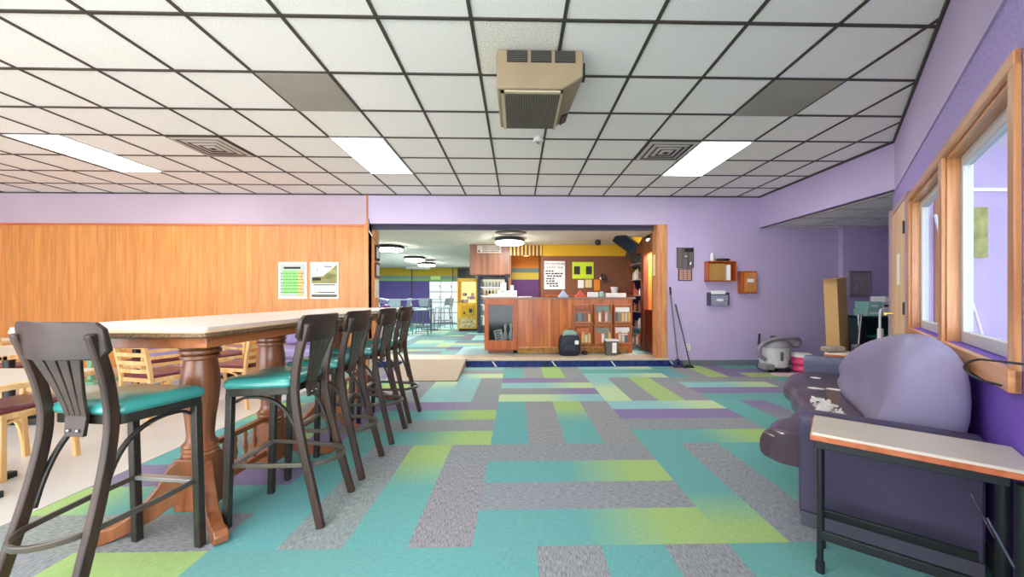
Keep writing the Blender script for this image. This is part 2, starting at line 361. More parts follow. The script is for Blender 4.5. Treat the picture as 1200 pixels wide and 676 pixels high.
# angled right wall. local x = along the wall away from the camera, y = into the room
P0 = Vector((4.378, 4.203, 0)); WF = Matrix.Translation(P0) @ Matrix.Rotation(math.atan2(.755, .655), 4, 'Z')
def wpt(s, t, z=0): return WF @ Vector((-s, t, z))
def wb(m, s0, s1, t0, t1, z0, z1): return m.bx(-s1, -s0, t0, t1, z0, z1)
b = MB()
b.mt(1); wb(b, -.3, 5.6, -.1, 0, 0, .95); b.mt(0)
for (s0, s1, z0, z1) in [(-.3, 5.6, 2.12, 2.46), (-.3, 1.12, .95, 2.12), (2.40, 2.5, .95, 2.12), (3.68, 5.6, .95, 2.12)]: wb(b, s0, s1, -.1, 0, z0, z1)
st(b.build('wall_right', [VIO_GLARE, mat('violet_paint_out_of_glare', (112, 78, 184), .6, noise=30, amt=.08)], frame=WF))  # one violet paint; glare above the sill is put into the upper colour
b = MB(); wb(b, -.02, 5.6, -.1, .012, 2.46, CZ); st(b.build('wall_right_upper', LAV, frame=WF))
b = MB(); wb(b, 0, 5.6, .0, .03, CZ-.03, CZ-.002); st(b.build('trim_ceiling_right', GRID, frame=WF))
b = MB(); b.bx(4.35, 4.376, 4.2, YW, CZ-.025, CZ-.002); b.bx(-11, 4.35, YW-.02, YW, CZ-.02, CZ-.002); st(b.build('trim_ceiling_back', GRID))
b = MB(); wb(b, 1.05, 5.6, 0, .012, 0, .1); st(b.build('baseboard_right', BASEB, frame=WF))
def window(n, s0, s1):
    r = bpy.data.objects.new('window_%d' % n, None); C.objects.link(r); r.matrix_world = WF; MW[r.name] = WF; st(r)
    z0, z1 = .95, 2.12
    b = MB(); wb(b, s0-.07, s0, 0, .022, z0-.09, z1+.06); wb(b, s1, s1+.07, 0, .022, z0-.09, z1+.06)
    b.build('casing', OAK, r, bevel=.004)
    b = MB(); wb(b, s0-.07, s1+.07, 0, .024, z1, z1+.06); b.build('head_casing', OAKX, r, bevel=.004)
    b = MB(); wb(b, s0-.07, s1+.07, 0, .035, z0-.09, z0); b.build('sill', OAKX, r, bevel=.004)
    b = MB(); wb(b, s0, s0+.018, -.06, .0, z0, z1); wb(b, s1-.018, s1, -.06, 0, z0, z1); b.build('jamb', OAK, r)
    b = MB(); wb(b, s0, s1, -.06, 0, z1-.018, z1); b.build('head_jamb', OAKX, r)
    a, c = s0+.018, s1-.018
    b = MB(); wb(b, a, a+.055, -.1, -.055, z0, z1-.018); wb(b, c-.055, c, -.1, -.055, z0, z1-.018); wb(b, a, c, -.1, -.055, z1-.085, z1-.018); wb(b, a, c, -.1, -.055, z0, z0+.07)
    b.build('sash_frame', VNL, r, bevel=.005)
    b = MB(); wb(b, a+.05, c-.05, -.083, -.077, z0+.06, z1-.08); b.build('glass_pane', GLS, r)
window(1, 1.12, 2.40); window(2, 2.50, 3.68)
# door
r = bpy.data.objects.new('door_1', None); C.objects.link(r); r.matrix_world = WF; MW[r.name] = WF; st(r)
b = MB(); wb(b, -.02, .98, .002, .03, .01, 2.17); b.build('door_panel', BIRCH, r, bevel=.003)
b = MB(); wb(b, -.2, -.03, -.1, .045, 0, 2.24); wb(b, .985, 1.03, 0, .03, 0, 2.2); wb(b, -.03, 1.03, 0, .03, 2.18, 2.23); b.build('door_frame', mat('pinkish_jamb', (186, 156, 160), .5), r)
b = MB()
for z in (.35, 1.12, 1.9): wb(b, .965, .99, .03, .045, z-.06, z+.06)
b.build('hinge', BLACK, r)
b = MB(); wb(b, .42, .62, .03, .033, 1.36, 1.68); b.build('notice', PAP, r)
b = MB(); b.tube([(-.06, .03, 1.04), (-.06, .09, 1.04), (-.16, .1, 1.04)], .014, 8); b.build('door_handle', mat('brass', (214, 178, 70), .3, .8), r)

# far walls of the back room
b = MB(); y = 15.6
for k, (z0, z1) in enumerate([(2.12, 2.5), (1.99, 2.12), (1.9, 1.99), (.13, 1.9)]): b.mt(k).bx(-7.2, 5.4, y, y+.1, z0, z1)
b.mt(4)
for x in (-4.4, -2.7): b.bx(x, x+.03, y-.015, y, .13, 2.45)
st(b.build('wall_far', [mat('olive_yellow_paint', (184, 160, 20), .6), GRY, GRN, PURF, INK]))
st(MB().bx(-7.3, -7.2, 6.75, 15.7, 0, 2.5).build('wall_back_room_left', PURF))
st(MB().bx(5.4, 5.5, 6.75, 15.7, 0, 2.5).build('wall_back_room_right', BROWN))
# wall behind the counter
b = MB(); b.bx(.60, 2.62, 8.7, 8.8, PZ, 2.19); st(b.build('wall_counter_back', BROWN))
b = MB(); b.bx(.60, 2.62, 8.68, 8.8, 2.19, 2.45); st(b.build('trim_yellow_band', YEL))
b = MB()
for k, (z0, z1) in enumerate([(1.98, 2.3), (1.86, 1.98), (1.68, 1.86), (.13, 1.68)]): b.mt(k).bx(-.14, .6, 9.6, 9.7, z0, z1)
st(b.build('wall_striped_alcove', [ORG, GRY, mat('pale_yellow_paint', (226, 206, 80), .6), PUR]))
b = MB(); b.bx(.555, .6, 8.7, 9.6, PZ, 2.45); b.bx(-.2, -.14, 8.7, 9.6, PZ, 2.45); st(b.build('wall_alcove_sides', BROWN))
b = MB(); b.bx(-1.10, -.18, 8.66, 9.1, 1.75, 2.45); st(b.build('wall_wood_bulkhead', wood('bulkhead_wood', (104, 60, 36), (146, 92, 58), 2, 10, .4, .2)))
b = MB()
for i in range(9): b.bx(-.17+i*.088, -.13+i*.088, 8.68, 8.72, 2.2, 2.45)
b.mt(1).bx(-.18, .6, 8.72, 8.75, 2.2, 2.45)
st(b.build('trim_slatted_valance', [mat('yellow_slat', (220, 180, 90), .5), BROWN]))
# side wall of the counter bay (towards the shop room)
b = MB(); b.bx(2.58, 2.68, 7.55, 7.72, PZ, 2.45).bx(2.58, 2.68, 6.83, 7.08, PZ, 2.45).bx(2.58, 2.68, 7.08, 7.55, 2.1, 2.45).bx(2.58, 2.68, 8.55, 8.7, PZ, 2.45).bx(2.58, 2.68, 7.72, 8.55, 2.15, 2.45)
st(b.build('wall_counter_side', wood('side_wood', (110, 62, 40), (152, 92, 60), 2, 18, .4)))
b = MB(); b.bx(3.05, 3.15, 6.8, 8.8, PZ, 2.45); st(b.build('wall_shop_inner', ORG))
b = MB(); b.bx(2.68, 3.1, 7.7, 7.74, PZ, 2.4); st(b.build('wall_shop_divider', ORG))
b = MB(); b.bx(2.60, 2.64, 7.09, 7.54, PZ+.01, .98); st(b.build('door_2', wood('half_door', (96, 40, 26), (120, 54, 34), 2, 14), bevel=.004))

# ---- ceiling lamps
def panel_light(x, y, label):
    t = thing('ceiling_light', label, 'ceiling light', (x, y, CZ-.016), 0, 'recessed ceiling lights')
    MB().bx(-.285, .285, -.59, .59, .001, .006).build('diffuser', LIGHT, t)
    b = MB(); b.bx(-.305, -.285, -.61, .61, 0, .014).bx(.285, .305, -.61, .61, 0, .014).bx(-.285, .285, -.61, -.59, 0, .014).bx(-.285, .285, .59, .61, 0, .014); b.build('frame', WHT, t)
    return t
lt = panel_light(-1.826, 4.87, 'long white glowing ceiling panel in the middle, left of the air unit')
dup(lt, (-5.40, 4.87, CZ-.016), 0, 'long white glowing ceiling panel at far left above the panelled wall side')
dup(lt, (2.444, 4.87, CZ-.016), 0, 'long white glowing ceiling panel at right, near the lavender wall')
for x, q in ((-5.486, 'at far left'), (-1.826, 'left of the air unit line'), (2.444, 'at right')):
    dup(lt, (x, .6, CZ-.016), 0, 'ceiling light panel overhead above the camera row, '+q)
dup(lt, (6.9, 2.2, CZ-.016), 0, 'added light panel, out of view in the room behind the oak windows')  # unseen panel added to light the room behind the windows
def round_light(x, y, label):
    t = thing('round_ceiling_light', label, 'ceiling light', (x, y, 2.33), 0, 'drum lights in the back room')
    MB().lathe([(.27, 0), (.29, .03), (.29, .05)], seg=24).build('diffuser', LIGHTB, t)
    MB().lathe([(.292, .04), (.31, .045), (.31, .10), (.29, .12)], seg=24).build('drum', BLACK, t)
    return t
rl = round_light(-.16, 7.75, 'round black-rimmed ceiling lamp above the wooden counter')
dup(rl, (-3.02, 8.95, 2.33), 0, 'round black-rimmed ceiling lamp nearest the left edge of the opening')
dup(rl, (-3.12, 11.4, 2.33), 0, 'round black-rimmed ceiling lamp, middle of the row over the back room')
dup(rl, (-3.22, 13.3, 2.33), 0, 'round black-rimmed ceiling lamp, farthest of the row over the back room')
dup(rl, (2.86, 7.3, 2.33), 0, 'lamp in the orange-lit shop room')
for x, y_, l in ((-5.6, 9.5, 'nearer added fill lamp, unseen far to the left of the back room'), (-5.6, 12.5, 'farther added fill lamp, unseen far to the left of the back room'), (-1.2, 14.2, 'added fill lamp, unseen in front of the far wall behind the bulkhead')): dup(rl, (x, y_, 2.33), 0, l)  # unseen fill lamps added to brighten the back room

# ---- panels, vents, AC, detector
b = MB(); b.bx(-2.115, -1.535, 3.05, 3.65, CZ-.012, CZ-.001); tag(b.build('return_air_panel', TAN), 'flat tan ceiling panel on the left side of the ceiling', 'vent panel', 'tan ceiling panels')
b = MB(); b.bx(2.155, 2.735, 3.05, 3.65, CZ-.012, CZ-.001); tag(b.build('return_air_panel', TAN), 'flat tan ceiling panel on the right side of the ceiling', 'vent panel', 'tan ceiling panels')
def vent(x, y, label):
    t = thing('ceiling_vent', label, 'air vent', (x, y, CZ-.02), 0, 'square air diffusers')
    MB().bx(-.29, .29, -.29, .29, .012, .018).build('backing', BLK, t)
    for k, r_ in enumerate((.285, .215, .145, .075)):
        b = MB(); z = -.004*k
        for sx, sy in ((1, 0), (-1, 0), (0, 1), (0, -1)):
            a = [(r_, r_, z+.004), (r_, -r_, z+.004), (r_-.043, -(r_-.043), z-.004), (r_-.043, r_-.043, z-.004)]
            an = math.atan2(sy, sx); R = Matrix.Rotation(an, 3, 'Z'); b.add([R @ Vector(p) for p in a], [(0, 1, 2, 3)])
        b.build('louvre_ring', mat('vent_metal', (196, 192, 184), .5) if k == 0 and 'vent_metal' not in bpy.data.materials else bpy.data.materials['vent_metal'], t)
    return t
vt = vent(-3.656, 4.56, 'square stepped air diffuser on the left, between two glowing panels')
dup(vt, (1.834, 4.56, CZ-.02), 0, 'square stepped air diffuser on the right, beside a glowing panel')
AC = mat('yellowed_beige_metal', (150, 132, 104), .5, noise=3, amt=.08); ACD = mat('dusty_grille', (92, 86, 76), .7, noise=60, amt=.2)
t = thing('ceiling_air_cleaner', 'yellowed beige air cleaner box hanging from the ceiling tiles', 'air cleaner', (.17, 3.0, 2.75), 0)
x0, x1 = -.32, .315; zt = CZ-.012-2.75; yb = .35
b = MB()
R1 = [(x0, -.29, 0), (.16, -.29, 0), (x1, -.29, .09), (x1, -.29, zt), (x0, -.29, zt)]
R2 = [(x0, yb, 0), (.16, yb, 0), (x1-.04, yb, .09), (x1-.02, yb, zt), (x0, yb, zt)]
b.loft([R1, R2]); b.build('housing', AC, t, bevel=.012)
for k in range(3):
    b = MB(); xx = -.245+k*.175; b.bx(xx, xx+.15, -.296, -.285, .19, .275); g = b.build('outlet_grille', BLK, t)
    b = MB()
    for i in range(6): b.bx(xx+.002, xx+.148, -.3, -.292, .196+i*.0135, .201+i*.0135)
    b.build('fin', ACD, g)
b = MB(); b.bx(-.265, .15, -.24, .33, -.012, .004); g = b.build('intake_grille', ACD, t)
b = MB()
for i in range(22): b.bx(-.26+i*.0187, -.254+i*.0187, -.235, .325, -.017, -.011)
b.build('fin', mat('grille_rib', (120, 112, 98), .6), g)
b = MB(); b.bx(-.29, -.265, -.265, .345, -.012, 0).bx(.15, .17, -.265, .345, -.012, 0).bx(-.29, .17, -.265, -.24, -.012, 0); b.build('grille_frame', mat('cream_metal', (196, 182, 154), .5), t)
b = MB(); b.rb(-.03, .03, -.07, .07, -.006, .006, Matrix.Translation((.235, .26, .04)) @ Matrix.Rotation(-math.atan2(.09, .155), 4, 'Y')); b.build('control_panel', BLK, t)
b = MB(); b.bx(x1, x1+.02, -.24, -.2, .1, .22); b.build('latch', BLACK, t)
t = thing('smoke_detector', 'small white detector on the ceiling behind the air cleaner', 'detector', (.24, 4.24, CZ-.05), 0)
MB().lathe([(.045, 0), (.06, .012), (.06, .03), (.045, .049)], seg=16).build('body', WHT, t); MB().lathe([(.01, -.02), (.02, -.015), (.02, 0)], seg=10).build('sensor', CHROME, t)
# sprinkler-like round vents of back room
b = MB(); b.lathe([(.30, -.02), (.26, -.035), (.2, -.02), (.3, 0)], (-.12, 7.0, 2.45), 20, 1, .6); tag(b.build('round_air_vent', mat('brown_vent', (120, 110, 96), .6)), 'round brownish vent in the back ceiling just inside the opening', 'air vent')
b = MB(); b.lathe([(.30, -.02), (.26, -.035), (.2, -.02), (.3, 0)], (-2.95, 12.2, 2.45), 20, 1, .6); tag(b.build('round_air_vent', bpy.data.materials['brown_vent']), 'round dark vent between the two farthest back room lamps', 'air vent')

# ================================================================ BAR STOOLS
def stool(label):
    t = thing('bar_stool', label, 'bar stool', (0, 0, 0), 0, 'bar stools along the high table')
    # rear legs
    for s in (-1, 1):
        pts = [(s*.184, -.265, 0), (s*.174, -.215, .2), (s*.166, -.165, .4), (s*.16, -.125, .6), (s*.158, -.112, .74), (s*.162, -.128, .88), (s*.168, -.158, 1.0), (s*.172, -.185, 1.09)]
        # smooth
        b = MB(); b.bar(smooth_path(pts, 3), .03, .042, (0, 1, 0)); b.build('rear_leg', DARKW, t, bevel=.007)
        b = MB(); b.bar([(s*.178, .232, 0), (s*.178, .222, .35), (s*.178, .212, .72)], .034, .034, (0, 1, 0)); b.build('front_leg', STEEL, t, bevel=.004)
    # crest rail: curved, rounded ends
    rings = []; n = 16
    for i in range(n+1):
        u = -1+2*i/n; x = .204*u; yb_ = -.192+.045*u*u
        e = abs(u); dz = .028*max(0, (e-.82)/.18)**2; zt_ = 1.135-dz; zb = .985+dz*1.3
        th = .011; rings.append([(x, yb_-th, zb), (x, yb_+th, zb), (x, yb_+th-.018, zt_), (x, yb_-th-.018, zt_)])
    b = MB(); b.loft(rings); b.build('crest_rail', DARKX, t, bevel=.005)
    # splat: four fanned slats and a screwed bottom plate
    b = MB()
    for k in range(4):
        a = (-1.5+k); rr = []
        for i in range(9):
            z = .73+.26*i/8; q = i/8; sp = .026+.034*q**1.6; wd = (.0225+.024*q**1.5)
            cx = a*sp; y_ = -.112-.052*q-.012*q*q+.0
            rr.append([(cx-wd/2, y_-.006, z), (cx+wd/2, y_-.006, z), (cx+wd/2, y_+.006, z), (cx-wd/2, y_+.006, z)])
        b.loft(rr)
    b.loft([[(-.045, -.128, .665), (.045, -.128, .665), (.045, -.114, .665), (-.045, -.114, .665)], [(-.052, -.12, .76), (.052, -.12, .76), (.052, -.106, .76), (-.052, -.106, .76)]])
    sp_ = b.build('splat', DARKX, t, bevel=.002)
    for s in (-1, 1): MB().ball((s*.022, -.129, .69), .007, 8).build('screw', CHROME, sp_)
    # seat frame and cushion
    def outl(g, z, n=10):
        P = []
        for (cx, cy, a0) in ((.205, .235, 0), (-.205, .235, PI/2), (-.165, -.09, PI), (.165, -.09, 1.5*PI)):
            r_ = .035
            for i in range(5):
                a = a0+i*PI/8; P.append((cx*(1+0)+math.copysign(0, cx)+(r_+g)*math.cos(a)-math.copysign(r_, cx), cy-math.copysign(r_, cy)+(r_+g)*math.sin(a), z))
        return P
    MB().loft([outl(0, .705), outl(0, .748)]).build('seat_frame', STEEL, t, bevel=.003)
    MB().loft([outl(.002, .746), outl(.012, .758), outl(.012, .772), outl(.004, .786), outl(-.012, .795), outl(-.03, .799)]).build('seat_cushion', TEAL, t)
    # side braces, foot ring, stretcher
    for s in (-1, 1):
        pts = smooth_path([(s*.158, .20, .665), (s*.158, .15, .69), (s*.158, .05, .688), (s*.155, -.03, .65), (s*.15, -.085, .58), (s*.15, -.125, .48), (s*.152, -.15, .38)], 3)
        b = MB(); b.bar(pts, .014, .022, (1, 0, 0)); b.build('side_brace', STEEL, t, bevel=.003)
    pts = [(.168, .215, .33), (.166, .05, .325), (.15, -.1, .32)]
    pts += [(.148*math.cos(a), -.12-.17*math.sin(a), .318) for a in [i*PI/10 for i in range(1, 10)]]
    pts += [(-.15, -.1, .32), (-.166, .05, .325), (-.168, .215, .33)]
    b = MB(); b.bar(pts, .016, .024, (0, 0, 1)); b.build('foot_ring', mat('worn_ring_metal', (96, 88, 82), .35, .5) if 'worn_ring_metal' not in bpy.data.materials else bpy.data.materials['worn_ring_metal'], t, bevel=.004)
    b = MB(); b.bx(-.16, .16, .205, .24, .318, .338); b.build('front_stretcher', mat('scuffed_cap', (150, 146, 142), .35, .6), t, bevel=.003)
    return t
def smooth_path(p, n):
    p = [Vector(q) for q in p]; out = []
    for i in range(len(p)-1):
        a, b_, c, d = p[max(i-1, 0)], p[i], p[i+1], p[min(i+2, len(p)-1)]
        for k in range(n):
            t = k/n; out.append(.5*((2*b_)+(c-a)*t+(2*a-5*b_+4*c-d)*t*t+(3*b_-a-3*c+d)*t**3))
    out.append(p[-1]); return out
s1 = stool('dark bar stool with teal seat at the near table end, its back to the camera')
s1.location = (-1.775, 1.67, 0); s1.rotation_euler = (0, 0, -.14); MW[s1.name] = Matrix.Translation((-1.775, 1.67, 0))
for yy, l in ((2.19, 'nearest dark bar stool on the long side of the high table'), (2.715, 'second dark bar stool along the side of the high table'),
              (3.315, 'third dark bar stool along the side of the high table'), (3.835, 'farthest dark bar stool along the table side, closest to the ramp')):
    dup(s1, (-1.31, yy, 0), PI/2, l)

# ================================================================ HIGH TABLES
def high_table(label):
    t = thing('high_table', label, 'table', (0, 0, 0), 0, 'high trestle tables')
    L = .755; Wd = .43
    def rr(g, z): 
        P = []
        for cx, cy, a0 in ((1, 1, 0), (-1, 1, PI/2), (-1, -1, PI), (1, -1, 1.5*PI)):
            for i in range(4):
                a = a0+i*PI/6; P.append((cx*(Wd-.02)+(.02+g)*math.cos(a), cy*(L-.02)+(.02+g)*math.sin(a), z))
        return P
    MB().loft([rr(-.002, 1.082), rr(-.002, 1.095)]).build('tabletop', TABTOP, t)
    b = MB(); b.loft([rr(-.01, 1.045), rr(0, 1.052), rr(0, 1.068)]); b.mt(1).loft([rr(0, 1.068), rr(.004, 1.072), rr(.0, 1.0835)]); lab(b.build('top_edge', [EDGE, EDGEL], t), 'carved rope-pattern edge')
    b = MB(); b.bx(-.39, .39, -.70, -.675, .995, 1.05).bx(-.39, .39, .675, .70, .995, 1.05).bx(-.39, -.365, -.675, .675, .995, 1.05).bx(.365, .39, -.675, .675, .995, 1.05); b.build('apron', TABX, t, bevel=.003)
    for s in (-1, 1):
        prof = [(.075, .34), (.085, .36), (.078, .372), (.086, .384), (.078, .396), (.085, .408), (.066, .43), (.062, .46), (.07, .56), (.084, .66), (.09, .74), (.085, .82), (.075, .88), (.09, .89), (.09, .905), (.08, .91), (.094, .92), (.094, .935), (.084, .94), (.1, .952), (.1, .975), (.1, 1.046)]
        p = MB().lathe(prof, (.03, s*.30, 0), 24).build('pedestal', TABW, t)
        b = MB(); b.bx(-.05, .11, s*.30-.08, s*.30+.08, .06, .345); b.build('pedestal_block', TABW, t, bevel=.006)
        for q in (-1, 1):
            # S curved foot board
            poly = [(.07, .33), (.10, .335), (.13, .31), (.18, .21), (.25, .12), (.33, .075), (.40, .075), (.425, .05), (.42, .015), (.39, 0), (.34, .005), (.25, .03), (.18, .06), (.12, .10), (.07, .12)]
            a = MB().prism(poly, 1, -.03, .03); an = math.atan2(s*.28, q*.34)
            R = Matrix.Translation((.03, s*.30, 0)) @ Matrix.Rotation(an, 4, 'Z'); b = MB().add([R @ v for v in a.v], a.f); b.build('foot', TRIMW if False else TABW, t, bevel=.006)
    b = MB(); b.bx(.01, .05, -.22, .22, .355, .385).bx(.01, .05, -.22, .22, .11, .15); b.build('stretcher', TABX, t, bevel=.003)
    for y_ in (-.13, -.045, .045, .13):
        MB().lathe([(.008, .15), (.014, .18), (.008, .2), (.016, .25), (.008, .3), (.014, .33), (.008, .356)], (.03, y_, 0), 10).build('spindle', TABW, t)
    return t
ht = high_table('nearer high wooden table with pale top and turned pedestals, stools around it')
ht.location = (-1.815, 2.44, 0); MW[ht.name] = Matrix.Translation((-1.815, 2.44, 0))
dup(ht, (-1.815, 3.965, 0), 0, 'farther high wooden table continuing the row toward the opening')

# ================================================================ SOFA (in the angled wall's frame)
RZW = math.atan2(.755, .655)
def wthing(name, label, cat, s, t_, z=0, group=None):
    p = wpt(s, t_, z); return thing(name, label, cat, tuple(p), RZW, group)
def WB(): return MB()
def wbuild(m, name, mats, parent, **k):  # m holds coordinates (-s, t, z) in the wall frame
    m.v = [WF @ p for p in m.v]; return m.build(name, mats, parent, w=True, **k)
sofa = wthing('curved_sofa', 'long worn purple sofa with scalloped backrest under the windows', 'sofa', 2.3, .4)
def front_t(s):
    import bisect
    K = [(1.12, .84), (1.4, .93), (1.7, .93), (2.1, .84), (2.6, .76), (2.95, .80), (3.2, .88), (3.4, .90), (3.455, .84)]
    if s <= K[0][0]: return K[0][1]
    for (a, b_), (c, d) in zip(K, K[1:]):
        if s <= c: u = (s-a)/(c-a); u = u*u*(3-2*u) if True else u; return b_+(d-b_)*u
    return K[-1][1]
rings = []
for i in range(49):
    s = 1.16+(3.45-1.16)*i/48; f = front_t(s)
    rings.append([(-s, .06, .27), (-s, f-.06, .27), (-s, f-.025, .278), (-s, f-.005, .30), (-s, f, .34), (-s, f-.002, .375), (-s, f-.015, .41), (-s, f-.04, .435), (-s, f-.08, .448), (-s, f-.2, .455), (-s, .06, .45)])
m = MB().loft(rings); seat = wbuild(m, 'seat', MAR, sofa)
rings = []
for i in range(25):
    s = 1.16+(3.44-1.16)*i/24; f = front_t(s)
    rings.append([(-s, .08, .07), (-s, f-.3, .07), (-s, f-.22, .27), (-s, .08, .27)])
wbuild(MB().loft(rings), 'seat_base', GREYV, sofa)
# torn lining
def blob(cs, ct, rs, rt, z, n=40, seed=1, j=.35):
    rnd = random.Random(seed); P = []
    for i in range(n):
        a = i*2*PI/n; k = 1+rnd.uniform(-j, j); P.append((-(cs+rs*k*math.cos(a)), ct+rt*k*math.sin(a)))
    return MB().prism(P, 2, z-.006, z-.0005)
for k, (a, b_, c, d) in enumerate([(2.66, .60, .20, .055), (2.85, .53, .17, .045), (2.5, .66, .12, .03), (2.04, .67, .03, .05), (1.99, .55, .03, .055), (1.52, .69, .03, .035)]):
    wbuild(blob(a, b_, c, d, .458, seed=k, j=.4 if k < 3 else .2), 'torn_patch', TORN, seat, smooth=False)
# backrest: section lofted along the wall, rising to a hump near the close end
K = [(1.30, .40, .46), (1.5, .44, .58), (1.8, .43, .72), (2.1, .40, .83), (2.4, .36, .92), (2.7, .30, .98), (2.95, .255, 1.02), (3.15, .235, 1.035), (3.26, .225, 1.03), (3.31, .21, .99)]
def backring(s, tr, zr, front, inset=0):
    h = zr-.44
    P = [(-s, .04+inset, .40), (-s, front-inset, .40), (-s, front-inset*.8, .44+.15*h), (-s, front-.35*(front-tr)-inset*.5, .44+.45*h), (-s, tr+.10, .44+.78*h), (-s, tr+.045, .44+.93*h), (-s, tr, .44+1.0*h), (-s, tr-.06, .44+1.0*h), (-s, tr-.12 if tr > .2 else .075, .44+.93*h), (-s, .04+inset, .44+.78*h)]
    return P
rings = []
for i, (s, tr, zr) in enumerate(K):
    fr = max(.40, tr+.12) if s > 2 else tr+.10
    rings.append(backring(s, tr, zr, fr))
s, tr, zr = 3.322, .21, .985; rings.append(backring(s, tr, zr, .40, .0))
s, tr, zr = 3.36, .20, .93; rings.append(backring(s, tr, zr-.01, .35, .04))
back = wbuild(MB().loft(rings), 'backrest', PURB, sofa, bevel=.0)
sb = back.modifiers.new('s', 'SUBSURF'); sb.levels = 2; sb.render_levels = 2
# arms
for (s0, s1_, tl) in ((3.42, 3.54, .70), (1.02, 1.16, .80)):
    P = [(s0+.005, .07), (s1_-.005, .07), (s1_, .5), (s1_+.012, .54), (s1_+.008, .585), (s1_-.02, .61), (s0+.02, .61), (s0-.008, .585), (s0-.01, .54), (s0, .5)]
    m = MB().loft([[(-a, .045, z) for a, z in P], [(-a, tl-.03, z) for a, z in P], [(-a*.98-(s0+s1_)/2*.02, tl, .09+(z-.09)*.98) for a, z in P]])
    wbuild(m, 'arm', PURV if s0 > 2 else GREYV, sofa, bevel=.012)
    m = MB(); m.bx(-s1_-.008, -s0+.005, .05, tl-.01, 0, .075); wbuild(m, 'plinth', mat('plinth_grey', (78, 76, 92), .5) if 'plinth_grey' not in bpy.data.materials else bpy.data.materials['plinth_grey'], sofa, bevel=.003)
m = MB(); m.bx(-3.42, -1.16, .07, .70, 0, .07); wbuild(m, 'base', BLK, sofa)

# narrow folding side tables at each end of the sofa
def side_table(s0, s1_, label):
    t = wthing('side_table', label, 'table', (s0+s1_)/2, .34, 0, 'narrow side tables at the sofa ends')
    a, c = -s1_, -s0
    m = MB(); m.bx(a, c, .004, .63, .612, .632); wbuild(m, 'top', CREAM, t, bevel=.003)
    m = MB(); m.bx(a-.004, c+.004, .003, .635, .597, .620); wbuild(m, 'edge_band', ORED, t, bevel=.003)
    m = MB(); m.bx(a+.03, a+.055, .07, .62, .555, .597).bx(c-.055, c-.03, .07, .62, .555, .597).bx(a+.055, c-.055, .595, .62, .56, .597); wbuild(m, 'top_frame', BLACK, t, bevel=.003)
    for q in (a+.045, c-.045):
        m = MB(); m.tube([(q, .6, 0.03), (q, .6, .57)], .0125, 10, (1, 0, 0)); l = wbuild(m, 'leg', BLACK, t)
        m = MB(); m.tube([(q, .6, 0), (q, .6, .05)], .017, 10, (1, 0, 0)); wbuild(m, 'rubber_foot', BLK, l)
        m = MB(); m.tube([(q, .035, 0.0), (q, .035, .57)], .024, 10, (1, 0, 0)); wbuild(m, 'leg', BLACK, t)
        m = MB(); m.bx(q-.011, q+.011, .1, .6, .15, .19); wbuild(m, 'lower_rail', BLACK, t, bevel=.003)
    m = MB(); m.bx(a+.045, c-.045, .59, .612, .155, .18); wbuild(m, 'cross_rail', BLACK, t)
    for q in (a+.045, c-.045):
        m = MB(); m.tube([(q+.006, .03, .2), (q+.006, .12, .42)], .004, 6, (1, 0, 0)); wbuild(m, 'brace_rod', CHROME, t)
    return t
side_table(3.655, 3.965, 'near cream-topped side table on black metal legs beside the sofa arm')
side_table(.62, .93, 'far cream-topped side table beyond the far arm of the sofa')
# black cable on the window sill corner
pts = smooth_path([tuple(wpt(*q)) for q in ((3.74, .05, .885), (3.66, .1, .895), (3.60, .12, .93), (3.62, .09, .965), (3.70, .06, .975), (3.82, .04, .985), (4.0, .02, 1.0))], 5)
tag(MB().tube(pts, .005, 6).build('cable', BLK), 'black cable looping off the oak sill at the right edge', 'cable')

# ================================================================ THINGS ON THE LAVENDER WALL
y = YW
t = thing('card_rack', 'upper grey wire card rack with small items, on lavender wall', 'rack', (3.015, y, 1.75), 0)
b = MB(); b.bx(-.15, .15, -.012, 0, 0, .37); b.build('back_panel', mat('grey_rack_panel', (140, 130, 126), .6), t)
b = MB()
for i in range(11): b.bx(-.15, .15, -.03, -.012, .01+i*.034, .02+i*.034)
for i in range(4): b.bx(-.15+i*.097, -.141+i*.097, -.034, -.012, 0, .37)
b.build('wire_grid', mat('rack_wire', (96, 88, 86), .5), t)
b = MB(); b.bx(-.02, .13, -.05, -.03, .29, .35); b.build('dark_tag', BLK, t); b = MB(); b.ball((.02, -.04, .2), (.04, .015, .03), 10).ball((.1, -.04, .07), (.035, .015, .045), 10); b.build('hanging_ornament', CHROME, t)
t = thing('slotted_board', 'lower brown slotted time card board below the wire rack', 'rack', (3.015, y, 1.525), 0)
b = MB(); b.bx(-.125, .125, -.02, 0, 0, .215); b.build('frame', mat('plum_brown', (92, 58, 62), .5), t)
b = MB()
for i in range(3):
    for j in range(6): b.bx(-.105+i*.073, -.045+i*.073, -.026, -.018, .015+j*.032, .036+j*.032)
b.build('card', mat('tan_cards', (206, 164, 142), .7), t)
# record shelf
t = thing('wall_shelf', 'open wooden wall shelf holding thin upright slats', 'shelf', (3.615, y, 1.507), 0)
b = MB(); b.bx(-.25, .25, -.16, -.003, 0, .018).bx(-.25, .25, -.16, -.003, .34, .358).bx(-.25, -.232, -.16, -.003, 0, .358).bx(.232, .25, -.16, -.003, 0, .358).bx(-.25, .25, -.012, -.003, 0, .358); b.build('case', CTRD, t, bevel=.003)

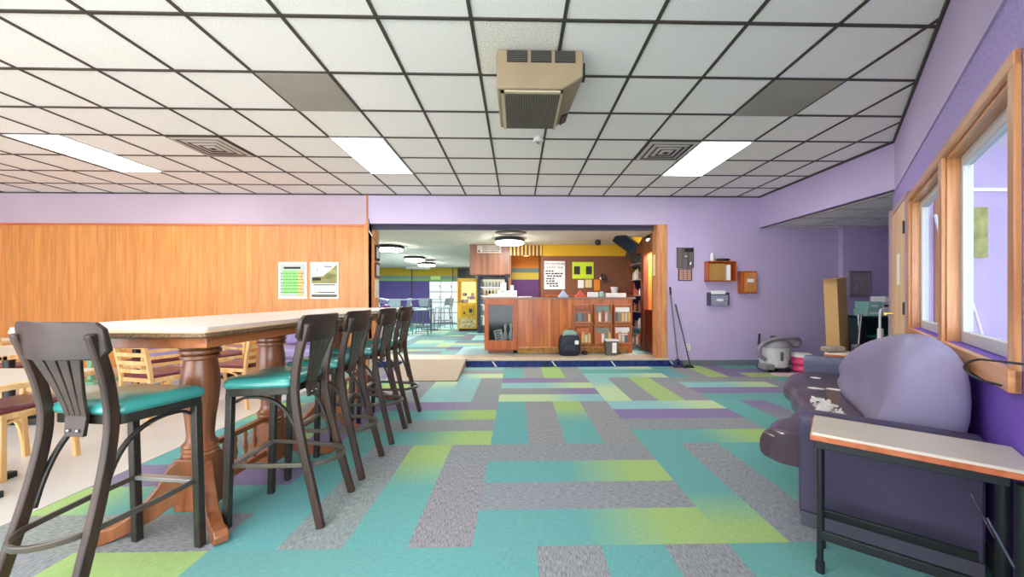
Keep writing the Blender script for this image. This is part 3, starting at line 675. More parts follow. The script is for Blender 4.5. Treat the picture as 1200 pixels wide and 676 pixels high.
SL = mat('slat_wood', (214, 168, 96), .5)
for i in range(9):
    b = MB(); x = 3.615-.215+i*.032; ORD = ['leftmost', 'second', 'third', 'fourth', 'fifth', 'sixth', 'seventh', 'eighth', 'ninth'][i]+(' from left' if i else ''); b.bx(x, x+.008, y-.15, y-.02, 1.526, 1.82)
    tag(b.build('thin_board', SL), 'thin pale wooden board upright in the wall shelf, '+ORD, 'board', 'thin boards in the wall shelf')
b = MB(); b.bx(3.70, 3.76, y-.155, y-.05, 1.526, 1.80); tag(b.build('paper_bundle', PAP), 'white paper bundle standing at the right inside the wall shelf', 'paper')
b = MB(); b.lathe([(.03, 0), (.03, .11), (.02, .14), (.012, .16)], (3.47, y-.08, 1.866), 12); tag(b.build('small_bottle', WHT), 'small white bottle on top of the wall shelf', 'bottle')
b = MB(); b.lathe([(.11, 0), (.13, .02), (.12, .045), (.05, .05)], (3.66, y-.09, 1.866), 16, 1, .5); tag(b.build('dish', BLK), 'dark shallow dish on top of the wall shelf', 'dish')
t = thing('suggestion_box', 'small orange wooden wall box with white label', 'box', (4.115, y, 1.292), 0)
b = MB(); b.bx(-.14, .14, -.12, -.002, 0, .40); b.build('body', CTRD, t, bevel=.006)
b = MB(); b.bx(-.085, .125, -.13, -.12, .03, .37); b.build('front_door', TRIMW, t, bevel=.003)
b = MB(); b.bx(-.04, .075, -.134, -.13, .2, .26); b.build('label_plate', PAP, t)
t = thing('wall_file_pocket', 'grey plastic file pocket on the wall below the shelf', 'file holder', (3.585, y, 1.08), 0)
b = MB(); b.prism([(-.003, 0), (-.09, 0), (-.12, .2), (-.115, .2), (-.09, .012), (-.012, .012), (-.012, .24), (-.003, .24)], 0, -.165, .165); b.build('pocket', mat('grey_pocket', (150, 152, 172), .4), t)
b = MB(); b.bx(-.172, -.158, -.125, -.003, 0, .23).bx(.158, .172, -.125, -.003, 0, .23).bx(-.165, .165, -.126, -.118, .185, .2); b.build('side_edge', mat('dark_pocket_edge', (60, 60, 84), .4), t)
b = MB(); b.bx(-.05, .06, -.124, -.106, .075, .12); b.build('label_holder', WHT, t)
b = MB(); b.bx(3.585-.13, 3.585+.13, y-.075, y-.04, 1.1, 1.345); tag(b.build('envelope', PAP), 'white papers in the grey wall pocket', 'paper')
t = thing('wall_outlet', 'white outlet plate low on the lavender wall', 'outlet', (3.07, y, .27), 0)
MB().bx(-.04, .04, -.008, -.001, 0, .12).build('plate', WHT, t, bevel=.002); MB().bx(-.015, .015, -.011, -.007, .02, .05).bx(-.015, .015, -.011, -.007, .07, .1).build('socket', mat('socket', (190, 188, 186), .5), t)
MG = mat('mottled_frame', (150, 138, 144), .6, noise=20, amt=.25)
t = thing('wall_grille', 'square grey framed grille on the dark alcove wall above the box', 'vent', (6.13, YW-.09, 1.26), 0)
b = MB(); b.bx(-.17, .17, -.03, -.002, 0, .42); b.build('panel', MG, t); b = MB(); b.bx(-.19, .19, -.04, -.002, -.02, .02).bx(-.19, .19, -.04, -.002, .4, .44).bx(-.19, -.15, -.04, -.002, 0, .42).bx(.15, .19, -.04, -.002, 0, .42); b.build('frame', mat('frame_taupe', (140, 122, 132), .6), t, bevel=.004)
# broom and mop leaning right of the opening
t = thing('mop', 'long handled mop with dark blue head leaning on the lavender wall', 'mop', (2.81, 6.47, 0), 0)
b = MB(); b.tube([(.0, -.02, .12), (-.07, .13, 1.36)], .012, 8); b.build('handle', mat('mop_handle', (120, 112, 110), .4, .4), t)
b = MB(); b.tube([(-.066, .118, 1.27), (-.072, .135, 1.41)], .017, 8); b.build('grip', BLK, t)
b = MB(); rnd = random.Random(3)
for i in range(16):
    a = rnd.uniform(0, 2*PI); b.tube([(0, -.02, .14), (.05*math.cos(a), -.02+.05*math.sin(a), .09), (.085*math.cos(a), -.02+.06*math.sin(a), .018)], .018, 6, (1, 0, 0))
b.build('mop_head', mat('navy_yarn', (40, 44, 88), .9), t)
t = thing('broom', 'thin dark broom leaning beside the mop with foot to the right', 'broom', (2.98, 6.40, 0), 0)
b = MB(); b.tube([(.03, 0, .03), (-.14, .21, 1.1)], .011, 8); b.build('handle', BLACK, t)
b = MB(); b.prism([(-.1, 0), (.1, 0), (.05, .05), (-.05, .05)], 1, -.02, .02); b.build('brush', BLK, t)

# posters on the panelled wall
GP = mat('green_poster_field', (150, 226, 130), .7); GPL = mat('poster_grey', (190, 196, 190), .7); ORP = mat('poster_orange', (232, 190, 120), .7)
t = thing('poster', 'green and grey printed price list poster on the panelled wall', 'poster', (-3.94, y, 1.2), 0, 'posters on panelled wall')
MB().bx(-.245, .245, -.012, -.001, 0, .645).build('board', PAP, t); MB().bx(-.215, .215, -.014, -.012, .04, .61).build('printed_field', GPL, t)
MB().bx(-.17, .10, -.016, -.014, .09, .5).build('green_field', GP, t); MB().bx(.10, .175, -.016, -.014, .04, .5).build('orange_column', ORP, t)
MB().bx(-.15, .14, -.017, -.014, .525, .56).build('heading', INK, t)
rnd = random.Random(5); b = MB()
for r_ in range(7):
    x = -.2
    while x < .18:
        l = rnd.uniform(.015, .05); b.bx(x, x+l, -.0175, -.016, .11+r_*.055, .122+r_*.055); x += l+.012
b.build('printed_line', mat('green_ink', (40, 110, 50), .8), t)
t = thing('poster', 'white poster with olive diagonal photo beside the green one', 'poster', (-3.39, y, 1.2), 0, 'posters on panelled wall')
MB().bx(-.245, .245, -.012, -.001, 0, .645).build('board', PAP, t)
b = MB(); b.add([(-.22, -.0135, .27), (.22, -.0135, .27), (.22, -.0135, .60), (.1, -.0135, .5), (-.02, -.0135, .4), (-.22, -.0135, .38)], [(0, 1, 2, 3, 4, 5)]); b.build('picture', mat('olive_picture', (150, 148, 92), .8, noise=9, amt=.45, stretch=(.4, 1, 2)), t)
MB().bx(-.18, -.06, -.015, -.012, .42, .6).build('emblem_frame', GPL, t); MB().bx(-.172, -.068, -.0165, -.015, .428, .592).build('emblem', PAP, t)
b = MB(); b.bx(-.205, -.06, -.0175, -.0135, .32, .37).bx(-.19, .19, -.015, -.012, .235, .252).bx(0, .13, -.015, -.012, .56, .575).bx(-.125, -.115, -.018, -.0165, .48, .54); b.build('printed_line', INK, t)
MB().bx(-.22, .22, -.015, -.012, .03, .075).bx(-.1, .19, -.015, -.012, .1, .12).build('footer_band', mat('olive_grey', (96, 100, 84), .8), t); MB().bx(-.17, -.1, -.0155, -.012, .1, .12).build('yellow_tab', YEL, t)

# ramp
b = MB(); b.add([(-1.95, 5.47, .005), (-.88, 5.47, .005), (-.9, 6.54, .14), (-1.95, 6.54, .14), (-1.95, 5.47, 0), (-.88, 5.47, 0), (-.9, 6.54, 0), (-1.95, 6.54, 0)], [(0, 1, 2, 3), (4, 5, 1, 0), (5, 6, 2, 1), (6, 7, 3, 2), (7, 4, 0, 3), (4, 7, 6, 5)])
t = thing('ramp', 'beige carpeted ramp up to the step, behind the stools', 'ramp', (-1.4, 6.0, 0), 0); b.build('deck', RAMP, t, w=True)
b = MB(); b.bar([(-.875, 5.45, .008), (-.895, 6.54, .143)], .02, .02); b.build('edge_strip', mat('ramp_edge', (120, 108, 98), .5), t, w=True)
b = MB(); b.bx(-1.95, -.87, 5.44, 5.475, 0, .012); b.build('toe_strip', bpy.data.materials['ramp_edge'], t, w=True)

# ================================================================ COUNTER
t = thing('reception_counter', 'wooden front counter with glass display end and dark top', 'counter', (.8, 7.5, PZ), 0)
b = MB(); b.bx(-.02, 2.22, 7.2, 7.24, .25, 1.19); b.build('front_panel', CTR, t, w=True)
b = MB(); b.bx(-.66, 2.30, 7.17, 7.85, 1.19, 1.225); b.build('countertop', CTOP, t, w=True, bevel=.004)
b = MB(); b.bx(2.16, 2.24, 7.19, 7.8, PZ+.005, 1.19); b.build('end_panel', CTRD, t, w=True)
b = MB(); b.bx(0, 2.16, 7.24, 7.27, PZ+.005, .26); b.build('kickboard', CORK, t, w=True)
b = MB(); b.bx(.6, .64, 7.185, 7.2, .25, 1.19).bx(1.0, 1.03, 7.19, 7.2, .25, 1.19).bx(-.02, 2.16, 7.19, 7.2, .24, .27); b.build('panel_batten', TRIMW, t, w=True)
c_ = MB(); x0, x1 = -.63, 0.0
c_.bx(x0, x1, 7.16, 7.2, 1.08, 1.19).bx(x0, x1, 7.16, 7.2, .21, .40).bx(x0, x0+.085, 7.16, 7.2, .40, 1.08).bx(x1-.085, x1, 7.16, 7.2, .40, 1.08)
c_.bx(x0, x0+.03, 7.2, 7.8, .21, 1.19).bx(x1-.03, x1, 7.24, 7.8, .21, 1.19).bx(x0, x1, 7.2, 7.8, .21, .25).bx(x0, x1, 7.76, 7.8, .25, 1.19)
c_.build('display_case', CTRD, t, w=True, bevel=.004)
b = MB(); b.bx(x0+.08, x1-.08, 7.175, 7.18, .39, 1.085); b.build('case_glass', GLC, t, w=True)
b = MB(); b.bx(x0+.03, x1-.03, 7.5, 7.52, .26, 1.18); b.build('case_backing', mat('case_dark', (36, 36, 38), .8, noise=6, amt=.4), t, w=True)
b = MB(); b.bx(x0+.07, x1-.07, 7.22, 7.6, PZ+.005, .21); b.build('plinth', wood('plinth_wood', (130, 70, 36), (160, 92, 52), 0, 12), t, w=True)
# things in the case
b = MB(); b.bx(-.6, -.03, 7.21, 7.49, .25, .33); tag(b.build('pebble_bed', mat('pebbles', (120, 116, 108), .8, noise=40, amt=.5)), 'grey pebble layer on the floor of the glass case', 'pebbles', kind='stuff')
M_ = Matrix.Translation((-.36, 7.30, .46)) @ Matrix.Rotation(math.radians(-12), 4, 'Y') @ Matrix.Rotation(math.radians(-14), 4, 'X')
t = thing('sign_card', 'white lettered card leaning in the display case', 'sign', (-.36, 7.3, .33), 0)
b = MB(); b.rb(-.08, .08, -.005, .005, -.13, .13, M_); b.build('card', PAP, t, w=True)
b = MB()
for i in range(5): b.rb(-.06, .05-.02*(i % 2), -.008, -.005, -.1+i*.045, -.08+i*.045, M_)
b.build('printed_line', INK, t, w=True)
def pin(name, x, y_, z, sc, m, lb):
    b = MB(); b.lathe([(r_*sc, q*sc) for r_, q in [(.02, 0), (.045, .05), (.058, .11), (.045, .19), (.022, .25), (.024, .29), (.033, .33), (.025, .37), (.005, .385)]], (x, y_, z), 14); return tag(b.build(name, m), lb, 'bowling pin')
pin('bowling_pin', -.235, 7.38, .33, .95, WHT, 'grey-white bowling pin behind the card in the display case')
pin('bowling_pin', -.12, 7.32, .33, 1.0, WHT, 'larger white bowling pin at the right in the display case')
# magazine racks
MAGC = [(196, 110, 60), (210, 200, 180), (150, 90, 70), (120, 140, 130), (222, 190, 110), (176, 70, 60), (230, 228, 220), (96, 104, 120)]
MAGM = [mat('magazine_cover_%s' % 'abcdefgh'[i], c, .5) for i, c in enumerate(MAGC)]
RK = mat('rack_rail', (196, 124, 84), .5); rnd = random.Random(11)
names = [['left', 'middle', 'right'], ['top', 'bottom']]
for j, zt_ in enumerate((1.10, .70)):
    for i in range(3):
        x = 1.095+i*.385; z0 = zt_-.37
        t = thing('leaflet_rack', '%s row %s leaflet rack on the counter front' % (names[1][j], names[0][i]), 'rack', (x+.165, 7.2, z0), 0, 'leaflet racks on the counter front')
        b = MB(); b.bx(x, x+.012, 7.09, 7.19, z0, zt_-.02).bx(x+.318, x+.33, 7.09, 7.19, z0, zt_-.02).bx(x, x+.33, 7.08, 7.19, z0, z0+.014); b.build('tray', RK, t, w=True)
        b = MB(); b.bx(x, x+.33, 7.078, 7.088, z0, z0+.03).bx(x, x+.33, 7.078, 7.088, z0+.2, z0+.215).bx(x, x+.33, 7.17, 7.185, zt_-.03, zt_)
        for k in range(6): b.bx(x+k*.0635, x+k*.0635+.007, 7.078, 7.088, z0, z0+.21)
        b.build('front_grid', RK, t, w=True)
        for k in range(5):
            b = MB(); x_ = x+.018+k*.06; h = rnd.uniform(.17, .25); b.bx(x_, x_+.052, 7.095, 7.11, z0+.015, z0+h)
            tag(b.build('leaflet', MAGM[rnd.randrange(8)]), '%s leaflet in the %s row %s counter rack' % (['leftmost', 'second from left', 'middle', 'second from right', 'rightmost'][k], names[1][j], names[0][i]), 'leaflet', 'leaflets in the counter racks')
        b = MB(); b.bx(x+.03, x+.30, 7.13, 7.15, z0+.015, z0+.31+rnd.uniform(-.03, .02)); tag(b.build('magazine', MAGM[(2, 3, 6, 0, 3, 6)[j*3+i]]), 'tall magazine at the back of the %s row %s counter rack' % (names[1][j], names[0][i]), 'magazine', 'magazines in the counter racks')
# backpack
BP = mat('navy_nylon', (34, 40, 58), .6, noise=12, amt=.25, bump=.3)
t = thing('backpack', 'dark navy backpack standing on the platform against the counter', 'backpack', (.98, 6.98, PZ+.004), 0)
rings = []
for z, rx, ry in ((0, .17, .12), (.03, .2, .14), (.15, .21, .15), (.3, .195, .13), (.38, .16, .11), (.42, .1, .07)): rings.append([(rx*math.copysign(abs(math.cos(a))**.7, math.cos(a)), ry*math.copysign(abs(math.sin(a))**.7, math.sin(a)), z) for a in [k*2*PI/20 for k in range(20)]])
MB().loft(rings).build('bag', BP, t)
b = MB(); b.loft([[(-.11, -.15, .05), (.11, -.15, .05), (.11, -.11, .05), (-.11, -.11, .05)], [(-.12, -.185, .12), (.12, -.185, .12), (.12, -.12, .12), (-.12, -.12, .12)], [(-.10, -.15, .24), (.10, -.15, .24), (.1, -.11, .24), (-.1, -.11, .24)]]); b.build('front_pocket', BP, t, bevel=.02)
b = MB(); b.tube(smooth_path([(-.05, 0, .41), (-.04, 0, .47), (.04, 0, .47), (.05, 0, .41)], 4), .01, 6, (0, 1, 0)); b.build('handle', BLK, t)
b = MB(); b.bx(.08, .15, -.165, -.145, .22, .29); b.build('white_tag', PAP, t)
b = MB(); b.loft([[(-.14, -.1, .36), (.13, -.1, .36), (.12, .06, .36), (-.13, .06, .36)], [(-.15, -.11, .42), (.14, -.1, .415), (.12, .07, .43), (-.12, .07, .43)], [(-.1, -.06, .47), (.09, -.06, .465), (.08, .04, .47), (-.08, .04, .475)]]); tag(b.build('folded_cloth', mat('sage_cloth', (136, 164, 146), .9, noise=10, amt=.2), frame=Matrix.Translation((.98, 6.98, PZ+.008)), bevel=.02), 'sage green cloth lying on top of the backpack', 'cloth')
b = MB(); b.lathe([(.03, 0), (.055, .02), (.05, .06), (.02, .075)], (1.28, 7.02, PZ+.004), 10); tag(b.build('small_pouch', BLK), 'small black pouch on the platform right of the backpack', 'pouch')
# bin
t = thing('countertop_bin', 'small grey lidded bin with white label at the counter foot', 'bin', (1.77, 6.99, PZ+.004), 0)
MB().loft([[(-.10, -.09, 0), (.10, -.09, 0), (.10, .09, 0), (-.10, .09, 0)], [(-.115, -.1, .27), (.115, -.1, .27), (.115, .1, .27), (-.115, .1, .27)]]).build('body', mat('bin_grey', (96, 90, 86), .5), t, bevel=.01)
MB().bx(-.125, .125, -.11, .11, .265, .295).build('lid', WHT, t, bevel=.008); MB().loft([[(.0, -.097, .05), (.08, -.097, .05), (.08, -.092, .05), (0, -.092, .05)], [(.0, -.104, .24), (.08, -.104, .24), (.08, -.098, .24), (0, -.098, .24)]]).build('label_sheet', PAP, t)
# on the counter
t = thing('cash_register', 'white cash register with printer at the left of the counter', 'cash register', (-.20, 7.45, 1.225), 0)
MB().loft([[(-.2, -.16, 0), (.2, -.16, 0), (.2, .18, 0), (-.2, .18, 0)], [(-.19, -.13, .10), (.19, -.13, .10), (.19, .18, .14), (-.19, .18, .14)]]).build('body', WHT, t, bevel=.01)
b = MB(); b.bx(-.14, -.02, .03, .15, .12, .30); b.build('printer', WHT, t, bevel=.01)
b = MB(); b.tube([(.0, .1, .12), (.0, .1, .42)], .015, 8, (1, 0, 0)); b.bx(-.06, .06, .08, .12, .40, .47); b.build('customer_display', BLK, t)
b = MB(); b.bx(.06, .13, -.0, .1, .1, .24); b.build('card_reader', WHT, t, bevel=.01)
b = MB()
for i in range(4): b.bx(-.16+i*.03, -.14+i*.03, -.1, .0, .1+.003*i, .115+.003*i)
b.build('key_row', BLK, t)
for k, (x, y_, w_, d_, h, a) in enumerate([(-.50, 7.33, .28, .2, .03, .1), (.16, 7.32, .26, .14, .02, -.2), (-.46, 7.62, .22, .16, .07, .2)]):
    b = MB(); b.rb(-w_/2, w_/2, -d_/2, d_/2, 0, h, Matrix.Translation((x, y_, 1.226)) @ Matrix.Rotation(a, 4, 'Z')); tag(b.build('paper_stack', PAP), ['flat white paper stack left of the cash register', 'white papers right of the cash register on the counter', 'taller white paper pile behind the counter left end'][k], 'paper')
TB = mat('pale_blue_card', (176, 196, 226), .6); TR = mat('orange_red_card', (216, 96, 60), .6)
for x, m_, l in ((.92, TB, 'pale blue folded tent card on the counter'), (1.26, TR, 'orange red folded tent card on the counter')):
    b = MB(); b.prism([(-.11, 0), (.11, 0), (.005, .14), (-.005, .14)], 1, -.05, .05); q = b; q.v = [v+Vector((x, 7.42, 1.226)) for v in q.v]; tag(q.build('tent_card', m_), l, 'tent card', 'tent cards on counter')
b = MB(); b.bx(1.42, 1.62, 7.4, 7.52, 1.226, 1.33); tag(b.build('tissue_box', WHT, bevel=.006), 'white square box right of the orange tent card', 'box')
b = MB(); b.lathe([(.05, 0), (.06, .02), (.045, .11), (.02, .12)], (1.70, 7.46, 1.226), 12); tag(b.build('dispenser', mat('mint_plastic', (160, 196, 196), .4)), 'small mint dispenser on the counter between white boxes', 'dispenser')
b = MB(); b.bx(1.78, 2.18, 7.4, 7.5, 1.226, 1.31); tag(b.build('long_box', WHT, bevel=.006), 'long low white box at the right end of the counter', 'box')
# sign boards behind the counter
def sign(name, x0, x1, z0, z1, y_, m_, label, group=None):
    t = thing(name, label, 'sign', ((x0+x1)/2, y_, z0), 0, group); MB().bx(x0, x1, y_-.02, y_-.001, z0, z1).build('board', m_, t, w=True, bevel=.003); return t
t = sign('notice_board', .63, 1.12, 1.41, 2.07, 8.7, PAP, 'white hand-lettered notice board on the brown wall behind the counter')
text('OPEN BOWLING', .07, INK, t, (.875, 8.677, 1.985)); text('SUNDAY  12-6', .07, INK, t, (.84, 8.677, 1.90))
rnd = random.Random(9); b = MB()
for r_, (n_, x_) in enumerate([(3, .66), (6, .66), (5, .7), (3, .68), (3, .67), (4, .68), (3, .76)]):
    for k in range(n_): b.bx(x_+k*.07, x_+k*.07+rnd.uniform(.045, .065), 8.674, 8.679, 1.82-r_*.058, 1.852-r_*.058)
b.build('printed_line', INK, t, w=True)
t = sign('poster', 1.29, 1.79, 1.66, 2.05, 8.7, mat('lime_poster', (206, 232, 40), .6), 'lime yellow poster with two dark pictures behind the counter')
b = MB(); b.bx(1.33, 1.47, 8.676, 8.68, 1.76, 1.95).bx(1.61, 1.75, 8.676, 8.68, 1.76, 1.95); b.build('picture', BLK, t, w=True)
sign('note', 1.42, 1.56, 1.44, 1.63, 8.7, PAP, 'small white note below the lime poster'); sign('note', 1.59, 1.75, 1.45, 1.64, 8.7, mat('cream_note', (220, 206, 150), .7), 'small cream note below the lime poster')
sign('panel_board', 1.80, 1.94, 1.38, 1.64, 8.7, ORG, 'orange board strip beside the cream note')
b = MB(); b.lathe([(.09, 0), (.12, .03), (.11, .05), (.02, .06)], (0, 0, 0), 14); R_ = Matrix.Translation((2.0, 8.66, 1.66)) @ Matrix.Rotation(1.2, 4, 'X') @ Matrix.Rotation(.5, 4, 'Y'); b.v = [R_ @ v for v in b.v]; tag(b.build('desk_lamp_shade', CHROME), 'small metal lamp shade on the brown wall right of the poster', 'lamp')
b = MB(); b.lathe([(.06, 0), (.09, .16), (.095, .17)], (2.22, 8.45, 1.29), 14); tag(b.build('white_tub', WHT), 'white tub on the back shelf behind the counter', 'tub')
b = MB(); b.bx(.62, 2.56, 8.3, 8.69, 1.24, 1.285); b.bx(.66, .7, 8.32, 8.36, PZ, 1.24).bx(2.5, 2.54, 8.32, 8.36, PZ, 1.24).bx(.66, .7, 8.62, 8.66, PZ, 1.24).bx(2.5, 2.54, 8.62, 8.66, PZ, 1.24); tag(b.build('back_shelf', CTRD), 'narrow wooden back shelf along the brown wall', 'shelf')
t = sign('wall_sign', -.93, -.37, 2.25, 2.43, 8.66, mat('grey_sign', (186, 176, 164), .6), 'grey lettered sign on the wood bulkhead')
rnd = random.Random(2); b = MB()
for r_ in range(3):
    for k in range(8): b.bx(-.80+k*.05, -.80+k*.05+rnd.uniform(.02, .04), 8.636, 8.64, 2.28+r_*.048, 2.305+r_*.048)
b.lathe([(.001, 0), (.025, 0), (.025, .001)], (0, 0, 0)); b.v[-60:] = [Vector((-.885+v.x, 8.638+v.z, 2.29+v.y)) for v in b.v[-60:]]
b.build('printed_line', mat('brown_ink', (78, 62, 50), .8), t, w=True)
b = MB(); b.lathe([(.001, 0), (.07, .0), (.08, .03), (.04, .05)], (.22, 9.2, 2.25), 14); tag(b.build('spot_lamp', mat('warm_spot', (255, 190, 120), .5, emis=5)), 'small warm spot lamp in the striped alcove behind the counter', 'lamp')
# wall mounted TV
t = thing('television', 'black tilted television hanging at the top right of the opening', 'television', (2.15, 7.4, 2.45), 0)
M_ = Matrix.Translation((2.15, 7.35, 2.31)) @ Matrix.Rotation(math.radians(-20), 4, 'Z') @ Matrix.Rotation(math.radians(38), 4, 'Y') @ Matrix.Rotation(math.radians(24), 4, 'X')
b = MB(); b.rb(-.24, .24, -.02, .03, -.13, .13, M_); b.build('casing', BLK, t, w=True, bevel=.01)
b = MB(); b.rb(-.22, .22, -.024, -.019, -.11, .11, M_); b.build('screen', mat('screen', (20, 26, 42), .12), t, w=True)
b = MB(); b.tube([(2.15, 7.4, 2.28), (2.15, 7.42, 2.45)], .02, 8, (1, 0, 0)); b.build('bracket', BLACK, t, w=True)
b = MB(); b.prism([(2.28, 2.44), (2.52, 2.44), (2.40, 2.24)], 1, 7.4, 7.42); tag(b.build('pennant', YEL), 'yellow triangular pennant hanging beside the television', 'pennant')
b = MB(); b.prism([(2.45, 2.44), (2.575, 2.44), (2.575, 1.98), (2.35, 2.1)], 1, 8.0, 8.08); tag(b.build('speaker_bracket', mat('dark_olive', (70, 62, 50), .6)), 'dark angled panel below the ceiling behind the television', 'panel')
b = MB(); b.lathe([(.02, 0), (.06, .02), (.06, .10), (.02, .12)], (1.72, 7.9, 2.33), 12); tag(b.build('camera_dome', BLACK), 'small round dark device left of the television', 'device')
b = MB(); b.bx(2.49, 2.499, 6.68, 6.80, 1.62, 2.0); 
tag(b.build('paper_notice', mat('yellow_notice', (238, 232, 170), .7)), 'pale yellow notice taped inside the right wood post', 'notice')
# merchandise shelf on the side wall
t = thing('merchandise_shelf', 'tall narrow shelf packed with goods at the end of the counter bay', 'shelf', (2.74, 8.13, PZ), 0)
b = MB()
for z in (.18, .55, .9, 1.25, 1.6, 1.95): b.bx(2.60, 2.88, 7.75, 8.53, z, z+.015)
b.build('board', mat('shelf_metal', (180, 176, 170), .5), t, w=True); b = MB(); b.bx(2.88, 2.9, 7.75, 8.53, PZ, 2.14); b.build('back', mat('shelf_back', (206, 130, 96), .6), t, w=True)
rnd = random.Random(21); GC = [MAGM[k] for k in (1, 2, 5, 6, 7)]+[WHT, BLK, CHROME, TR]
for z in (.195, .565, .915, 1.265, 1.615):
    for k in range(6):
        y_ = 7.80+k*.125; h = rnd.uniform(.12, .28); b = MB(); r_ = rnd.uniform(.03, .045); b.lathe([(r_, 0), (r_, h*.7), (r_*.5, h*.85), (r_*.5, h)], (2.67, y_, z), 10)
        tag(b.build('product_bottle', GC[rnd.randrange(9)]), 'small package %s from the front, %s tier of merchandise shelf' % (['first', 'second', 'third', 'fourth', 'fifth', 'sixth'][k], {.195: 'lowest', .565: 'second lowest', .915: 'middle', 1.265: 'second highest', 1.615: 'highest'}[z]), 'bottle', 'goods on the merchandise shelf')
b = MB(); b.loft([[(2.8, 7.2, .95), (3.0, 7.2, .95), (3.0, 7.4, .95), (2.8, 7.4, .95)], [(2.78, 7.16, 1.15), (3.02, 7.16, 1.15), (3.02, 7.44, 1.15), (2.78, 7.44, 1.15)], [(2.84, 7.2, 1.42), (2.96, 7.2, 1.42), (2.96, 7.4, 1.42), (2.84, 7.4, 1.42)]])
tag(b.build('red_jacket', mat('red_cloth', (196, 30, 44), .8), bevel=.03), 'red jacket hanging in the orange room behind the half door', 'jacket')

# left of the opening: framed things on the return
for z0, z1, l, m_ in ((1.90, 2.18, 'upper small framed picture on the left return of the opening', INK), (1.58, 1.86, 'lower dark framed picture on the left return of the opening', mat('dark_red_frame', (82, 44, 40), .5))):
    t = thing('framed_picture', l, 'picture', (-2.57, 6.89, z0), 0, 'framed pictures on the return'); MB().bx(-2.579, -2.555, 6.79, 6.99, z0, z1).build('frame', m_, t, w=True, bevel=.003); MB().bx(-2.555, -2.552, 6.82, 6.96, z0+.04, z1-.04).build('print', GPL, t, w=True)
b = MB(); b.bx(-2.578, -2.57, 6.80, 6.98, 1.22, 1.55); tag(b.build('paper_notice', mat('map_paper', (214, 206, 190), .7, noise=20, amt=.2)), 'pale paper notice below the dark framed picture', 'notice')
b = MB(); b.tube([(-2.60, 6.585, 2.6), (-2.60, 6.58, 2.4), (-2.55, 6.6, 2.3), (-2.53, 6.75, 2.22), (-2.53, 7.0, 2.1)], .008, 6); tag(b.build('conduit', CHROME), 'thin bent metal conduit at the upper left corner of the opening', 'pipe')


# ================================================================ ARCADE, COOLER, LOCKERS, FAR FURNITURE
YM = mat('yellow_machine', (226, 180, 30), .4); YML = mat('lit_yellow_interior', (250, 220, 110), .5, emis=.8)
t = thing('prize_machine', 'yellow prize crane machine standing left of the counter', 'arcade machine', (-1.6, 12.2, PZ), 0)
b = MB(); b.bx(-.32, .32, -.25, .35, .08, .9).bx(-.32, -.27, -.25, .35, .9, 1.68).bx(.27, .32, -.25, .35, .9, 1.68).bx(-.32, .32, -.25, .35, 1.6, 1.70).bx(-.27, .27, .3, .35, .9, 1.6); b.build('cabinet', YM, t, bevel=.01)
MB().bx(-.26, .26, .27, .29, .9, 1.6).build('lit_back', YML, t); MB().bx(-.27, .27, -.24, -.235, .92, 1.6).build('glass_front', GLC, t)
MB().bx(-.2, .2, -.29, -.25, .5, .82).build('control_panel', YEL, t, bevel=.01); MB().bx(.06, .16, -.3, -.29, .6, .72).bx(-.12, -.05, -.3, -.29, .56, .62).build('coin_door', BLK, t)
MB().bx(-.28, .28, -.26, -.25, .12, .42).build('art_panel', mat('mottled_art', (196, 186, 130), .6, noise=14, amt=.5), t); MB().bx(-.28, .28, -.2, .3, 0, .08).build('base', BLK, t)
rnd = random.Random(4)
for k in range(9):
    b = MB(); b.ball((-1.6+rnd.uniform(-.2, .2), 12.2+rnd.uniform(-.1, .15), PZ+.96+.11*(k//3)), .06, 8); tag(b.build('plush_toy', [WHT, ORG, INK, YEL, TR][k % 5]), 'soft toy %s in the %s layer of the prize machine' % (['one', 'two', 'three'][k % 3], ['lowest', 'middle', 'top'][k//3]), 'toy', 'toys in the prize machine')
NAV = mat('navy_cooler', (40, 48, 74), .4)
t = thing('drinks_cooler', 'dark navy drinks cooler with lit shelves beside the prize machine', 'cooler', (-.75, 11.6, PZ), 0)
b = MB(); b.bx(-.46, .46, .4, .45, 0, 1.78).bx(-.46, -.37, -.25, .4, 0, 1.78).bx(.37, .46, -.25, .4, 0, 1.78).bx(-.37, .37, -.25, .4, 0, .2).bx(-.37, .37, -.25, .4, 1.68, 1.78); b.build('cabinet', NAV, t, bevel=.01)
MB().bx(-.36, .36, .36, .39, .2, 1.66).build('lit_back', mat('cooler_back', (210, 205, 180), .5, emis=.5), t)
b = MB()
for z in (.5, .85, 1.12, 1.38): b.bx(-.37, .37, -.2, .36, z, z+.02)
b.build('shelf', CHROME, t)
for j, z in enumerate((.52, .87, 1.14, 1.40)):
    for k in range(7):
        x = -1.05+k*.1; h = .17; b = MB(); b.lathe([(.035, 0), (.035, .12), (.015, .15), (.015, .18)], (x, 11.5, PZ+z), 8); tag(b.build('drink_bottle', [WHT, YEL, INK, ORG][(k*j+k) % 4]), 'drink bottle %s in the %s row of the navy cooler' % (['leftmost', 'second from left', 'third from left', 'middle', 'third from right', 'second from right', 'rightmost'][k], ['bottom', 'second lowest', 'second highest', 'top'][j]), 'bottle', 'bottles in the drinks cooler')
